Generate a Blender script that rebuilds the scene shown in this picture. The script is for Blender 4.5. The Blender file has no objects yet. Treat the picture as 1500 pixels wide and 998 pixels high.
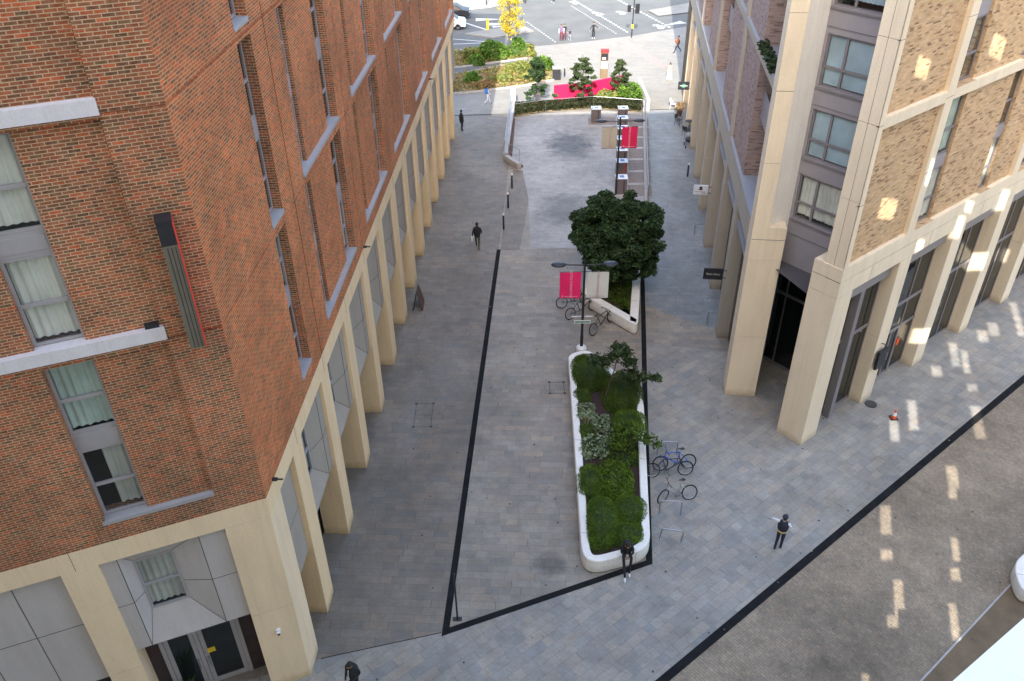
import bpy, bmesh, math, random
import numpy as np
from mathutils import Vector, Matrix
random.seed(7); rng = np.random.default_rng(7)
S = bpy.context.scene
COL = S.collection
R_ = math.radians

# ------------------------------------------------------------------ node helpers
def new_mat(name):
    m = bpy.data.materials.new(name); m.use_nodes = True
    nt = m.node_tree
    b = nt.nodes.get('Principled BSDF')
    return m, nt, b
def N(nt, t, **kw):
    n = nt.nodes.new(t)
    for k, v in kw.items(): setattr(n, k, v)
    return n
def L(nt, a, b): nt.links.new(a, b)
def math_(nt, op, a, b=None, c=None):
    n = N(nt, 'ShaderNodeMath', operation=op)
    for i, v in enumerate((a, b, c)):
        if v is None: continue
        if isinstance(v, (int, float)): n.inputs[i].default_value = v
        else: L(nt, v, n.inputs[i])
    return n.outputs[0]
def ramp(nt, fac, stops, interp='LINEAR'):
    r = N(nt, 'ShaderNodeValToRGB'); r.color_ramp.interpolation = interp
    el = r.color_ramp.elements
    while len(el) < len(stops): el.new(0.5)
    for e, (p, c) in zip(el, stops):
        e.position = p; e.color = (*c, 1)
    L(nt, fac, r.inputs[0]); return r.outputs[0]
def mix(nt, fac, a, b, mode='MIX'):
    n = N(nt, 'ShaderNodeMix', data_type='RGBA', blend_type=mode)
    for s, v in ((n.inputs[0], fac), (n.inputs[6], a), (n.inputs[7], b)):
        if isinstance(v, (int, float)): s.default_value = v
        elif isinstance(v, tuple): s.default_value = (*v, 1)
        else: L(nt, v, s)
    return n.outputs[2]
def noise(nt, vec, scale, detail=4, rough=0.55):
    n = N(nt, 'ShaderNodeTexNoise'); n.inputs['Scale'].default_value = scale
    n.inputs['Detail'].default_value = detail; n.inputs['Roughness'].default_value = rough
    if vec is not None: L(nt, vec, n.inputs['Vector'])
    return n.outputs['Fac']
def geo_pos(nt): return N(nt, 'ShaderNodeNewGeometry').outputs['Position']

def simple(name, col, rough=0.7, metal=0.0, var=0.0, scale=3.0, spec=None, bump=0.0):
    m, nt, b = new_mat(name)
    b.inputs['Roughness'].default_value = rough; b.inputs['Metallic'].default_value = metal
    if spec is not None: b.inputs['Specular IOR Level'].default_value = spec
    if var:
        f = noise(nt, geo_pos(nt), scale, 5)
        f = ramp(nt, f, [(0.3, (0, 0, 0)), (0.7, (1, 1, 1))])
        lo = tuple(c * (1 - var) for c in col); hi = tuple(min(1, c * (1 + var)) for c in col)
        L(nt, mix(nt, f, lo, hi), b.inputs['Base Color'])
    else: b.inputs['Base Color'].default_value = (*col, 1)
    if bump:
        bp = N(nt, 'ShaderNodeBump'); bp.inputs['Strength'].default_value = bump; bp.inputs['Distance'].default_value = 0.01
        L(nt, noise(nt, geo_pos(nt), 60, 3), bp.inputs['Height']); L(nt, bp.outputs[0], b.inputs['Normal'])
    return m

def tile_mat(name, w, h, gap, colors, mortar, rough=0.75, rand_off=True, stain=0.25, stain_scale=0.35, rot=0.0,
             bump=0.4, fine=0.12, tint=None, lenvar=False, spec=0.4):
    """courses of bricks / slabs; uv in metres"""
    m, nt, b = new_mat(name)
    uv = N(nt, 'ShaderNodeUVMap').outputs[0]
    mp = N(nt, 'ShaderNodeMapping'); mp.inputs['Rotation'].default_value = (0, 0, rot); L(nt, uv, mp.inputs[0])
    sp = N(nt, 'ShaderNodeSeparateXYZ'); L(nt, mp.outputs[0], sp.inputs[0])
    v = math_(nt, 'DIVIDE', sp.outputs[1], h); row = math_(nt, 'FLOOR', v); fv = math_(nt, 'SUBTRACT', v, row)
    wn = N(nt, 'ShaderNodeTexWhiteNoise', noise_dimensions='1D'); L(nt, row, wn.inputs['W'])
    if rand_off: off = wn.outputs['Value']
    else: off = math_(nt, 'MULTIPLY', row, 0.5)
    ww = w
    u = math_(nt, 'DIVIDE', sp.outputs[0], ww)
    if lenvar:
        # stretch courses by row and warp joints so that lengths differ
        s_ = math_(nt, 'MULTIPLY_ADD', math_(nt, 'FRACT', math_(nt, 'MULTIPLY', wn.outputs['Value'], 7.31)), 0.5, 0.75)
        u = math_(nt, 'MULTIPLY', u, s_)
        wv = math_(nt, 'SINE', math_(nt, 'ADD', math_(nt, 'MULTIPLY', u, 2.2), math_(nt, 'MULTIPLY', row, 1.7)))
        u = math_(nt, 'MULTIPLY_ADD', wv, 0.28, u)
    u = math_(nt, 'ADD', u, off); colm = math_(nt, 'FLOOR', u); fu = math_(nt, 'SUBTRACT', u, colm)
    cv = N(nt, 'ShaderNodeCombineXYZ'); L(nt, colm, cv.inputs[0]); L(nt, row, cv.inputs[1])
    wc = N(nt, 'ShaderNodeTexWhiteNoise', noise_dimensions='3D'); L(nt, cv.outputs[0], wc.inputs['Vector'])
    stops = [((i + 0.5) / len(colors), c) for i, c in enumerate(colors)]
    c = ramp(nt, wc.outputs['Value'], stops, 'LINEAR')
    pos = geo_pos(nt)
    f2 = noise(nt, pos, 9.0, 4, 0.7)
    c = mix(nt, ramp(nt, f2, [(0.35, (0, 0, 0)), (0.7, (fine * 2,) * 3)]), c, mortar)
    # mortar mask
    du = math_(nt, 'MULTIPLY', math_(nt, 'MINIMUM', fu, math_(nt, 'SUBTRACT', 1.0, fu)), ww)
    dv = math_(nt, 'MULTIPLY', math_(nt, 'MINIMUM', fv, math_(nt, 'SUBTRACT', 1.0, fv)), h)
    dm = math_(nt, 'MINIMUM', du, dv)
    mask = math_(nt, 'LESS_THAN', dm, gap / 2)
    c = mix(nt, mask, c, mortar)
    st = noise(nt, pos, stain_scale, 6, 0.65)
    st = ramp(nt, st, [(0.32, (1 - stain,) * 3), (0.62, (1, 1, 1)), (0.8, (1 + stain * .5,) * 3)])
    c = mix(nt, 1.0, c, st, 'MULTIPLY')
    st2 = ramp(nt, noise(nt, pos, stain_scale * 6.5, 5, 0.7), [(0.30, (1 - stain * .55,) * 3), (0.52, (1, 1, 1)), (0.75, (1 + stain * .35,) * 3)])
    c = mix(nt, 1.0, c, st2, 'MULTIPLY')
    if tint: c = mix(nt, 1.0, c, tint, 'MULTIPLY')
    L(nt, c, b.inputs['Base Color'])
    b.inputs['Specular IOR Level'].default_value = spec
    L(nt, math_(nt, 'MULTIPLY_ADD', wc.outputs['Value'], 0.15, rough - 0.08), b.inputs['Roughness'])
    if bump:
        bp = N(nt, 'ShaderNodeBump'); bp.inputs['Strength'].default_value = bump; bp.inputs['Distance'].default_value = 0.012
        hgt = math_(nt, 'SUBTRACT', 1.0, mask); hgt = math_(nt, 'MULTIPLY_ADD', f2, 0.5, hgt)
        hgt = math_(nt, 'MULTIPLY_ADD', wc.outputs['Value'], 0.3, hgt)
        L(nt, hgt, bp.inputs['Height']); L(nt, bp.outputs[0], b.inputs['Normal'])
    return m

def concrete(name, col, rough=0.75):
    m, nt, b = new_mat(name)
    pos = geo_pos(nt)
    mp = N(nt, 'ShaderNodeMapping'); mp.inputs['Scale'].default_value = (1, 1, 0.22); L(nt, pos, mp.inputs[0])
    f1 = ramp(nt, noise(nt, mp.outputs[0], 1.6, 7, 0.6), [(0.3, (0.90, 0.89, 0.88)), (0.6, (1, 1, 1)), (0.8, (1.04, 1.03, 1.02))])
    f2 = ramp(nt, noise(nt, pos, 26, 3, 0.6), [(0.35, (0.93, 0.93, 0.92)), (0.65, (1.03, 1.03, 1.03))])
    # splash dirt near the ground
    sp = N(nt, 'ShaderNodeSeparateXYZ'); L(nt, pos, sp.inputs[0])
    zz = math_(nt, 'MULTIPLY_ADD', noise(nt, pos, 4, 4), 0.5, math_(nt, 'MULTIPLY', sp.outputs[2], 1.2))
    dirt = ramp(nt, zz, [(0.2, (0.66, 0.62, 0.56)), (0.75, (1, 1, 1))])
    c = mix(nt, 1.0, col, f1, 'MULTIPLY'); c = mix(nt, 1.0, c, f2, 'MULTIPLY'); c = mix(nt, 1.0, c, dirt, 'MULTIPLY')
    mp2 = N(nt, 'ShaderNodeMapping'); mp2.inputs['Scale'].default_value = (5, 5, 0.10); L(nt, pos, mp2.inputs[0])
    stk = ramp(nt, noise(nt, mp2.outputs[0], 1.5, 4, 0.6), [(0.30, (0.94, 0.935, 0.92)), (0.48, (1, 1, 1))])
    c = mix(nt, 1.0, c, stk, 'MULTIPLY')
    L(nt, c, b.inputs['Base Color']); b.inputs['Roughness'].default_value = rough
    bp = N(nt, 'ShaderNodeBump'); bp.inputs['Strength'].default_value = 0.15; bp.inputs['Distance'].default_value = 0.01
    L(nt, noise(nt, pos, 40, 4), bp.inputs['Height']); L(nt, bp.outputs[0], b.inputs['Normal'])
    return m

def leaf_mat(name, cols, rough=0.6, transl=0.25):
    m, nt, b = new_mat(name)
    g = N(nt, 'ShaderNodeNewGeometry')
    c = ramp(nt, g.outputs['Random Per Island'], [((i + .5) / len(cols), cc) for i, cc in enumerate(cols)])
    f = ramp(nt, noise(nt, g.outputs['Position'], 2.2, 3), [(0.35, (0.62,) * 3), (0.65, (1.15,) * 3)])
    c = mix(nt, 1.0, c, f, 'MULTIPLY')
    L(nt, c, b.inputs['Base Color']); b.inputs['Roughness'].default_value = rough
    b.inputs['Specular IOR Level'].default_value = 0.3
    t = N(nt, 'ShaderNodeBsdfTranslucent'); L(nt, c, t.inputs[0])
    mx = N(nt, 'ShaderNodeMixShader'); mx.inputs[0].default_value = transl
    L(nt, b.outputs[0], mx.inputs[1]); L(nt, t.outputs[0], mx.inputs[2])
    L(nt, mx.outputs[0], nt.nodes['Material Output'].inputs[0])
    return m

def glass_mat(name, tint=(0.55, 0.7, 0.68), opac=0.35, dark=(0.02, 0.03, 0.03)):
    """thin window pane: part see-through, part dark, fresnel reflection"""
    m, nt, b = new_mat(name)
    nt.nodes.remove(b)
    tr = N(nt, 'ShaderNodeBsdfTransparent'); tr.inputs[0].default_value = (*tint, 1)
    df = N(nt, 'ShaderNodeBsdfDiffuse'); df.inputs[0].default_value = (*dark, 1)
    gl = N(nt, 'ShaderNodeBsdfGlossy'); gl.inputs['Roughness'].default_value = 0.02; gl.inputs[0].default_value = (0.95, 0.98, 1, 1)
    bp = N(nt, 'ShaderNodeBump'); bp.inputs['Strength'].default_value = 0.06; bp.inputs['Distance'].default_value = 0.05
    L(nt, noise(nt, geo_pos(nt), 1.3, 2), bp.inputs['Height']); L(nt, bp.outputs[0], gl.inputs['Normal'])
    m1 = N(nt, 'ShaderNodeMixShader'); m1.inputs[0].default_value = opac
    L(nt, tr.outputs[0], m1.inputs[1]); L(nt, df.outputs[0], m1.inputs[2])
    fr = N(nt, 'ShaderNodeFresnel'); bk = N(nt, 'ShaderNodeNewGeometry').outputs['Backfacing']
    L(nt, math_(nt, 'MULTIPLY_ADD', bk, 1 / 1.55 - 1.55, 1.55), fr.inputs[0])
    m2 = N(nt, 'ShaderNodeMixShader'); L(nt, fr.outputs[0], m2.inputs[0])
    L(nt, m1.outputs[0], m2.inputs[1]); L(nt, gl.outputs[0], m2.inputs[2])
    L(nt, m2.outputs[0], nt.nodes['Material Output'].inputs[0])
    return m

# ------------------------------------------------------------------ materials
M = {}
M['brick_dark'] = tile_mat('brick_red_brown', 0.235, 0.075, 0.017,
    [(0.174, 0.047, 0.019), (0.369, 0.084, 0.028), (0.112, 0.049, 0.020), (0.453, 0.097, 0.028), (0.297, 0.078, 0.028), (0.661, 0.108, 0.027), (0.184, 0.084, 0.031), (0.413, 0.093, 0.033)],
    (0.684, 0.482, 0.295), rough=0.85, rand_off=False, stain=0.32, stain_scale=0.4, fine=0.14)
M['brick_sunwarm'] = tile_mat('brick_sunwarm', 0.235, 0.075, 0.015,  # same brick; warm reflected sunlight is put into its colour
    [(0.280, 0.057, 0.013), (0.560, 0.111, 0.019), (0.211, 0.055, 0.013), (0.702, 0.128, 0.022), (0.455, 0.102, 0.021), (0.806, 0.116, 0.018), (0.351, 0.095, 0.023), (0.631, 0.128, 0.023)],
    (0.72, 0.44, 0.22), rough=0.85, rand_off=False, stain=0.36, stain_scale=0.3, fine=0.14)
M['brick_buff'] = tile_mat('brick_buff', 0.24, 0.065, 0.006,
    [(0.578, 0.381, 0.209), (0.670, 0.462, 0.272), (0.543, 0.346, 0.177), (0.612, 0.428, 0.240), (0.185, 0.104, 0.058), (0.647, 0.416, 0.220), (0.716, 0.508, 0.313), (0.508, 0.335, 0.177), (0.635, 0.440, 0.261)],
    (0.531, 0.358, 0.198), rough=0.85, stain=0.12, fine=0.10)
M['brick_pink'] = tile_mat('brick_pinkish_grey', 0.30, 0.06, 0.006,
    [(0.357, 0.260, 0.230), (0.420, 0.310, 0.280), (0.315, 0.230, 0.210), (0.168, 0.110, 0.090), (0.441, 0.330, 0.290), (0.378, 0.280, 0.250)],
    (0.399, 0.310, 0.280), rough=0.85, stain=0.12, fine=0.10)
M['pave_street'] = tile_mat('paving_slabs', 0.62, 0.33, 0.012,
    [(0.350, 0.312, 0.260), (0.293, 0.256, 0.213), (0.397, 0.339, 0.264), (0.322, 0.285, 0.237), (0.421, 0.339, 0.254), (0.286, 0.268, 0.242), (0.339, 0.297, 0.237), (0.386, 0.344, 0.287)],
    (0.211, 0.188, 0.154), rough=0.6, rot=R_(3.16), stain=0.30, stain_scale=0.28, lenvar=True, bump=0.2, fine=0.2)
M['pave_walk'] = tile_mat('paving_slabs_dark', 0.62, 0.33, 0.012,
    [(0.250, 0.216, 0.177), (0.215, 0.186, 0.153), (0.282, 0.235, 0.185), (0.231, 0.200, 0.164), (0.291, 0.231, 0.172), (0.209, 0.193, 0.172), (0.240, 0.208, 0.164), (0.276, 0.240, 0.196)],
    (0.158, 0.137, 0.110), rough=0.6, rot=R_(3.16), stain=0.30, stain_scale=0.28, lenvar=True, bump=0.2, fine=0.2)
M['pave_diag'] = tile_mat('paving_slabs_diagonal', 0.60, 0.37, 0.012,
    [(0.370, 0.347, 0.309), (0.309, 0.293, 0.271), (0.426, 0.379, 0.313), (0.331, 0.315, 0.283), (0.426, 0.364, 0.294), (0.291, 0.293, 0.280), (0.361, 0.336, 0.294), (0.405, 0.379, 0.332)],
    (0.212, 0.196, 0.169), rough=0.6, rot=R_(-38.2), stain=0.32, stain_scale=0.28, lenvar=True, bump=0.2, fine=0.2)
M['pave_terrace'] = tile_mat('terrace_paving', 0.9, 0.2, 0.012,
    [(0.435, 0.427, 0.415), (0.384, 0.374, 0.366), (0.476, 0.458, 0.443), (0.414, 0.402, 0.388), (0.455, 0.448, 0.437)],
    (0.248, 0.246, 0.240), rough=0.65, rot=R_(3.16), stain=0.35, stain_scale=0.25, lenvar=True, bump=0.15, fine=0.2)
M['pave_light'] = tile_mat('forecourt_paving', 0.8, 0.4, 0.012,
    [(0.279, 0.260, 0.228), (0.256, 0.239, 0.209), (0.294, 0.276, 0.239)], (0.201, 0.189, 0.163), rough=0.7, rot=R_(3.16), stain=0.15, bump=0.1)
M['pave_skytint'] = tile_mat('paving_slabs_sky_tint', 0.62, 0.33, 0.012,  # street slabs with the sky's bluish reflection painted into the colour
    [(0.273, 0.285, 0.285), (0.231, 0.245, 0.250), (0.315, 0.319, 0.311), (0.257, 0.265, 0.262), (0.295, 0.299, 0.293)],
    (0.167, 0.176, 0.174), rough=0.5, rot=R_(3.16), stain=0.35, stain_scale=0.28, lenvar=True, bump=0.15, fine=0.2)
M['setts'] = tile_mat('granite_setts', 0.21, 0.105, 0.02,
    [(0.336, 0.268, 0.190), (0.401, 0.315, 0.217), (0.299, 0.242, 0.175), (0.437, 0.343, 0.236), (0.354, 0.287, 0.203), (0.317, 0.260, 0.194), (0.420, 0.315, 0.208)],
    (0.232, 0.190, 0.138), rough=0.75, rot=R_(-128.2), stain=0.45, stain_scale=0.22, bump=0.5, fine=0.25)
M['strip'] = simple('dark_channel', (0.014, 0.014, 0.015), 0.9, var=0.3, scale=2, spec=0.15)
M['brownpath'] = simple('brown_resin_path', (0.175, 0.125, 0.075), 0.9, var=0.2, scale=1.5, bump=0.5)
M['asphalt'] = simple('asphalt', (0.118, 0.122, 0.118), 0.9, var=0.14, scale=0.35, bump=0.3)
M['ground'] = simple('ground_far', (0.16, 0.155, 0.15), 0.95, var=0.2, scale=0.1)
M['roadpaint'] = simple('road_paint', (0.52, 0.52, 0.50), 0.7, var=0.12, scale=6)
M['redpave'] = simple('red_tactile_paving', (0.34, 0.235, 0.215), 0.85, var=0.12, scale=4)
M['kerbstone'] = simple('kerb_stone', (0.42, 0.40, 0.38), 0.8, var=0.15, scale=3)
M['soil'] = simple('bark_soil', (0.045, 0.026, 0.022), 0.95, var=0.5, scale=14, bump=1.0)
M['drysoil'] = simple('dry_planting', (0.34, 0.25, 0.13), 0.95, var=0.5, scale=3, bump=1.0)
M['cream'] = concrete('cream_concrete', (0.93, 0.69, 0.41))
M['creamB'] = concrete('cream_concrete_pale', (0.93, 0.725, 0.475))
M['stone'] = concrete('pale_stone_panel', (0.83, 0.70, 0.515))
M['stone_shaded'] = concrete('shaded_stone_panel', (0.43, 0.39, 0.325))  # same stone, darkened in colour for the shade on the street side
M['render'] = concrete('white_render', (0.93, 0.90, 0.85))
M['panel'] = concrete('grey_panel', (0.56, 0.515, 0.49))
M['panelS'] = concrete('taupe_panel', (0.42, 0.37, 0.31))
M['seam'] = simple('dark_seam', (0.06, 0.055, 0.05), 0.9)
M['sill'] = concrete('grey_stone_sill', (0.42, 0.41, 0.42))
M['ledge'] = concrete('pale_ledge', (0.80, 0.76, 0.78))
M['lavender'] = simple('lavender_metal', (0.31, 0.288, 0.298), 0.55, var=0.05, scale=2)
M['frame'] = simple('window_frame_grey', (0.40, 0.375, 0.38), 0.45, var=0.05)
M['frameR'] = simple('window_frame_taupe', (0.22, 0.20, 0.205), 0.45, var=0.05)
M['metal_skytint'] = simple('sky_tinted_metal', (0.36, 0.38, 0.42), 0.4, metal=0.3)  # blue of the sky on flat metal is put into this colour
M['glass'] = glass_mat('window_glass', (0.92, 0.96, 0.94), 0.06)
M['glassD'] = glass_mat('dark_glass', (0.30, 0.34, 0.33), 0.65, (0.018, 0.022, 0.022))
M['shutterbox'] = simple('grey_fascia', (0.27, 0.25, 0.24), 0.5, var=0.06)
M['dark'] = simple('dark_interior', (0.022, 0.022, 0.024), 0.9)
M['darkbrick'] = simple('dark_shopfront', (0.05, 0.03, 0.03), 0.7, var=0.2)
def curtain_mat(name, col):
    m, nt, b = new_mat(name)
    f = ramp(nt, noise(nt, geo_pos(nt), 1.1, 3), [(0.3, tuple(c * .7 for c in col)), (0.7, col)])
    L(nt, f, b.inputs['Base Color']); b.inputs['Roughness'].default_value = 0.9
    return m
M['curtain'] = curtain_mat('pale_curtain', (0.92, 0.88, 0.81))
M['curtain2'] = curtain_mat('grey_curtain', (0.62, 0.60, 0.55)); M['curtain3'] = curtain_mat('greenish_curtain', (0.66, 0.76, 0.70))
M['blind'] = curtain_mat('blue_white_blind', (0.52, 0.64, 0.73))
M['white'] = concrete('white_planter_concrete', (0.90, 0.87, 0.81), 0.6)
M['whitepaint'] = simple('white_paint', (0.8, 0.8, 0.8), 0.5, var=0.03)
M['black'] = simple('black_metal', (0.022, 0.023, 0.028), 0.4, var=0.15)
M['rubber'] = simple('rubber', (0.018, 0.018, 0.018), 0.85)
M['steel'] = simple('stainless_steel', (0.42, 0.43, 0.45), 0.3, metal=0.8)
M['pink'] = simple('pink_banner_cloth', (0.82, 0.018, 0.15), 0.8, var=0.05, scale=2)
M['pinktext'] = simple('pale_pink_letters', (0.85, 0.42, 0.52), 0.8)
M['offwhite'] = simple('white_banner_cloth', (0.66, 0.65, 0.60), 0.8, var=0.05, scale=2)
M['redtext'] = simple('faded_red_letters', (0.55, 0.33, 0.34), 0.8)
M['beigeb'] = simple('grey_banner_cloth', (0.40, 0.37, 0.31), 0.8, var=0.05, scale=2)
M['magenta'] = simple('magenta_paint', (0.60, 0.012, 0.085), 0.6, var=0.06, scale=2)
M['red'] = simple('red_paint', (0.55, 0.03, 0.03), 0.5)
M['redlit'] = simple('red_edge_paint', (0.75, 0.07, 0.05), 0.5)
M['orange'] = simple('orange_plastic', (0.80, 0.10, 0.02), 0.5)
M['yellow'] = simple('yellow_paint', (0.80, 0.55, 0.03), 0.5)
M['green'] = simple('green_sign_paint', (0.05, 0.22, 0.12), 0.5)
M['blue'] = simple('blue_paint', (0.03, 0.12, 0.5), 0.4)
M['olive'] = simple('olive_grey_metal', (0.17, 0.15, 0.11), 0.6, var=0.1)
M['kiosk'] = simple('brown_grey_cladding', (0.13, 0.105, 0.11), 0.7, var=0.15)
M['poster'] = simple('poster_white', (0.70, 0.74, 0.80), 0.5, var=0.04)
M['posterblue'] = simple('poster_blue', (0.10, 0.20, 0.38), 0.5)
M['inlay'] = simple('brown_paving_inlay', (0.21, 0.18, 0.165), 0.8, var=0.15, scale=4)
M['bark'] = simple('bark', (0.10, 0.075, 0.055), 0.95, var=0.35, scale=12, bump=0.8)
M['stake'] = simple('timber_stake', (0.35, 0.25, 0.15), 0.9, var=0.2, scale=8)
M['lf_dark'] = leaf_mat('leaves_dark_green', [(0.022, 0.050, 0.021), (0.042, 0.085, 0.030), (0.080, 0.135, 0.042), (0.028, 0.062, 0.024)])
M['lf_shaded'] = leaf_mat('leaves_shade_green', [(0.02, 0.032, 0.012), (0.035, 0.05, 0.018), (0.05, 0.06, 0.02), (0.045, 0.035, 0.018)])  # dark brown-green planting, with the bed's shade put into the colour
M['lf_hedge'] = leaf_mat('leaves_hedge', [(0.090, 0.160, 0.014), (0.13, 0.215, 0.019), (0.17, 0.265, 0.024), (0.105, 0.185, 0.016)])
M['lf_hedgeD'] = leaf_mat('leaves_hedge_dark', [(0.066, 0.115, 0.012), (0.10, 0.165, 0.016), (0.13, 0.205, 0.020), (0.08, 0.138, 0.014)])
M['lf_var'] = leaf_mat('leaves_variegated', [(0.22, 0.29, 0.16), (0.38, 0.45, 0.27), (0.14, 0.22, 0.10), (0.46, 0.50, 0.32)])
M['lf_pine'] = leaf_mat('leaves_pine', [(0.035, 0.062, 0.024), (0.065, 0.10, 0.035), (0.095, 0.13, 0.045), (0.045, 0.075, 0.028)])
M['lf_amber'] = leaf_mat('leaves_amber', [(0.72, 0.54, 0.03), (0.80, 0.64, 0.05), (0.62, 0.46, 0.03), (0.85, 0.72, 0.10)], transl=0.5)
M['lf_bright'] = leaf_mat('leaves_bright_green', [(0.09, 0.20, 0.028), (0.15, 0.29, 0.035), (0.20, 0.35, 0.05), (0.07, 0.14, 0.022)], transl=0.35)
M['lf_lime'] = leaf_mat('leaves_yellow_green', [(0.22, 0.27, 0.06), (0.30, 0.32, 0.08), (0.17, 0.23, 0.05), (0.32, 0.28, 0.09)], transl=0.35)
M['lf_dry'] = leaf_mat('leaves_straw', [(0.36, 0.24, 0.10), (0.45, 0.33, 0.14), (0.28, 0.18, 0.08), (0.40, 0.22, 0.10)], transl=0.3)
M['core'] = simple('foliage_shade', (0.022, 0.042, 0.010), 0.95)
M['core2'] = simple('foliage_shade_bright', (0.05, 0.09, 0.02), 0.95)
SK = {'skin': (0.30, 0.17, 0.11), 'skin2': (0.42, 0.26, 0.18), 'black': (0.014, 0.013, 0.015), 'navy': (0.02, 0.022, 0.04), 'white': (0.72, 0.74, 0.76),
      'blue': (0.08, 0.22, 0.62), 'sky': (0.55, 0.70, 0.82), 'brown': (0.10, 0.055, 0.035), 'olive': (0.06, 0.05, 0.03), 'purple': (0.16, 0.09, 0.18), 'maroon': (0.12, 0.02, 0.03),
      'grey': (0.25, 0.25, 0.26), 'denim': (0.06, 0.09, 0.16), 'rust': (0.30, 0.10, 0.05), 'hair': (0.02, 0.014, 0.01), 'beige': (0.55, 0.45, 0.33)}
for k, c in SK.items(): M['p_' + k] = simple('cloth_' + k if 'skin' not in k and k != 'hair' else k, c, 0.8, var=0.12, scale=9)

# ------------------------------------------------------------------ object helpers
def tag(o, label=None, cat=None, group=None, kind=None):
    if label: o['label'] = label
    if cat: o['category'] = cat
    if group: o['group'] = group
    if kind: o['kind'] = kind
    return o
def empty(name, loc, label, cat, group=None):
    o = bpy.data.objects.new(name, None); COL.objects.link(o); o.location = loc
    o.empty_display_size = 0.2
    return tag(o, label, cat, group)

class MB:
    """collects faces in world coordinates; build() links them as one mesh object"""
    def __init__(s): s.v = []; s.f = []; s.m = []; s.uv = []; s.sm = []
    def face(s, pts, mi=0, uv=None, smooth=False):
        i = len(s.v); s.v += [tuple(p) for p in pts]; s.f.append(tuple(range(i, i + len(pts)))); s.m.append(mi); s.sm.append(smooth)
        if uv is None:
            a, b, c = Vector(pts[0]), Vector(pts[1]), Vector(pts[2])
            n = (b - a).cross(c - a)
            if n.length < 1e-12: n = Vector((0, 0, 1))
            n.normalize()
            if abs(n.z) > 0.8: uv = [(p[0], p[1]) for p in pts]
            else:
                t = Vector((-n.y, n.x, 0)); t.normalize()
                if t.x < 0 or (abs(t.x) < 1e-6 and t.y < 0): t = -t
                uv = [(Vector(p).dot(t), p[2]) for p in pts]
        s.uv += uv
    def hexa(s, P, mi=0):
        # P: 8 corner points, bottom 4 (ccw) then top 4
        for q in ((3, 2, 1, 0), (4, 5, 6, 7), (0, 1, 5, 4), (1, 2, 6, 5), (2, 3, 7, 6), (3, 0, 4, 7)):
            s.face([P[k] for k in q], mi)
    def box(s, x0, x1, y0, y1, z0, z1, mi=0):
        s.hexa([(x0, y0, z0), (x1, y0, z0), (x1, y1, z0), (x0, y1, z0), (x0, y0, z1), (x1, y0, z1), (x1, y1, z1), (x0, y1, z1)], mi)
    def fbox(s, F, s0, s1, d0, d1, z0, z1, mi=0):
        s.hexa([F(s0, d0, z0), F(s1, d0, z0), F(s1, d1, z0), F(s0, d1, z0), F(s0, d0, z1), F(s1, d0, z1), F(s1, d1, z1), F(s0, d1, z1)], mi)
    def prism(s, poly, z0, z1, mi=0, mtop=None, top=True):
        n = len(poly)
        for i in range(n):
            a, b = poly[i], poly[(i + 1) % n]
            s.face([(a[0], a[1], z0), (b[0], b[1], z0), (b[0], b[1], z1), (a[0], a[1], z1)], mi)
        if top: s.face([(p[0], p[1], z1) for p in poly], mi if mtop is None else mtop)
    def tube(s, p0, p1, r0, r1=None, n=8, mi=0, cap=True):
        p0, p1 = Vector(p0), Vector(p1); r1 = r0 if r1 is None else r1
        d = (p1 - p0); 
        if d.length < 1e-9: return
        d.normalize(); a = d.orthogonal().normalized(); b = d.cross(a)
        A = [p0 + (a * math.cos(2 * math.pi * k / n) + b * math.sin(2 * math.pi * k / n)) * r0 for k in range(n)]
        B = [p1 + (a * math.cos(2 * math.pi * k / n) + b * math.sin(2 * math.pi * k / n)) * r1 for k in range(n)]
        for k in range(n): s.face([A[k], A[(k + 1) % n], B[(k + 1) % n], B[k]], mi, smooth=True)
        if cap: s.face(A[::-1], mi); s.face(B, mi)
    def path(s, pts, r, n=6, mi=0):
        for i in range(len(pts) - 1): s.tube(pts[i], pts[i + 1], r, n=n, mi=mi)
    def torus(s, c, ax, R, r, n=28, k=6, mi=0):
        c = Vector(c); ax = Vector(ax).normalized(); a = ax.orthogonal().normalized(); b = ax.cross(a)
        ring = []
        for i in range(n):
            t = 2 * math.pi * i / n; e = a * math.cos(t) + b * math.sin(t)
            ring.append([c + e * (R + r * math.cos(2 * math.pi * j / k)) + ax * (r * math.sin(2 * math.pi * j / k)) for j in range(k)])
        for i in range(n):
            for j in range(k):
                s.face([ring[i][j], ring[(i + 1) % n][j], ring[(i + 1) % n][(j + 1) % k], ring[i][(j + 1) % k]], mi, smooth=True)
    def ellipsoid(s, c, rx, ry, rz, nu=14, nv=9, mi=0, wob=0.0, zmin=-1, rotz=0.0, power=1.0):
        c = Vector(c); P = []
        cr, sr = math.cos(rotz), math.sin(rotz)
        ph = [random.uniform(0, 6.28) for _ in range(4)]
        for j in range(nv + 1):
            t = math.pi * j / nv; row = []
            for i in range(nu):
                f = 2 * math.pi * i / nu
                w = 1 + wob * (math.sin(3 * f + ph[0]) * math.sin(2 * t + ph[1]) + .6 * math.sin(5 * f + ph[2] + 3 * t))
                ct = math.cos(t); st = math.sin(t)
                if power != 1: ct = math.copysign(abs(ct) ** power, ct); st = abs(st) ** power
                x, y, z_ = rx * st * math.cos(f) * w, ry * st * math.sin(f) * w, rz * max(zmin, ct) * w
                row.append(c + Vector((x * cr - y * sr, x * sr + y * cr, z_)))
            P.append(row)
        for j in range(nv):
            for i in range(nu):
                s.face([P[j][i], P[j + 1][i], P[j + 1][(i + 1) % nu], P[j][(i + 1) % nu]], mi, smooth=True)
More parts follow.
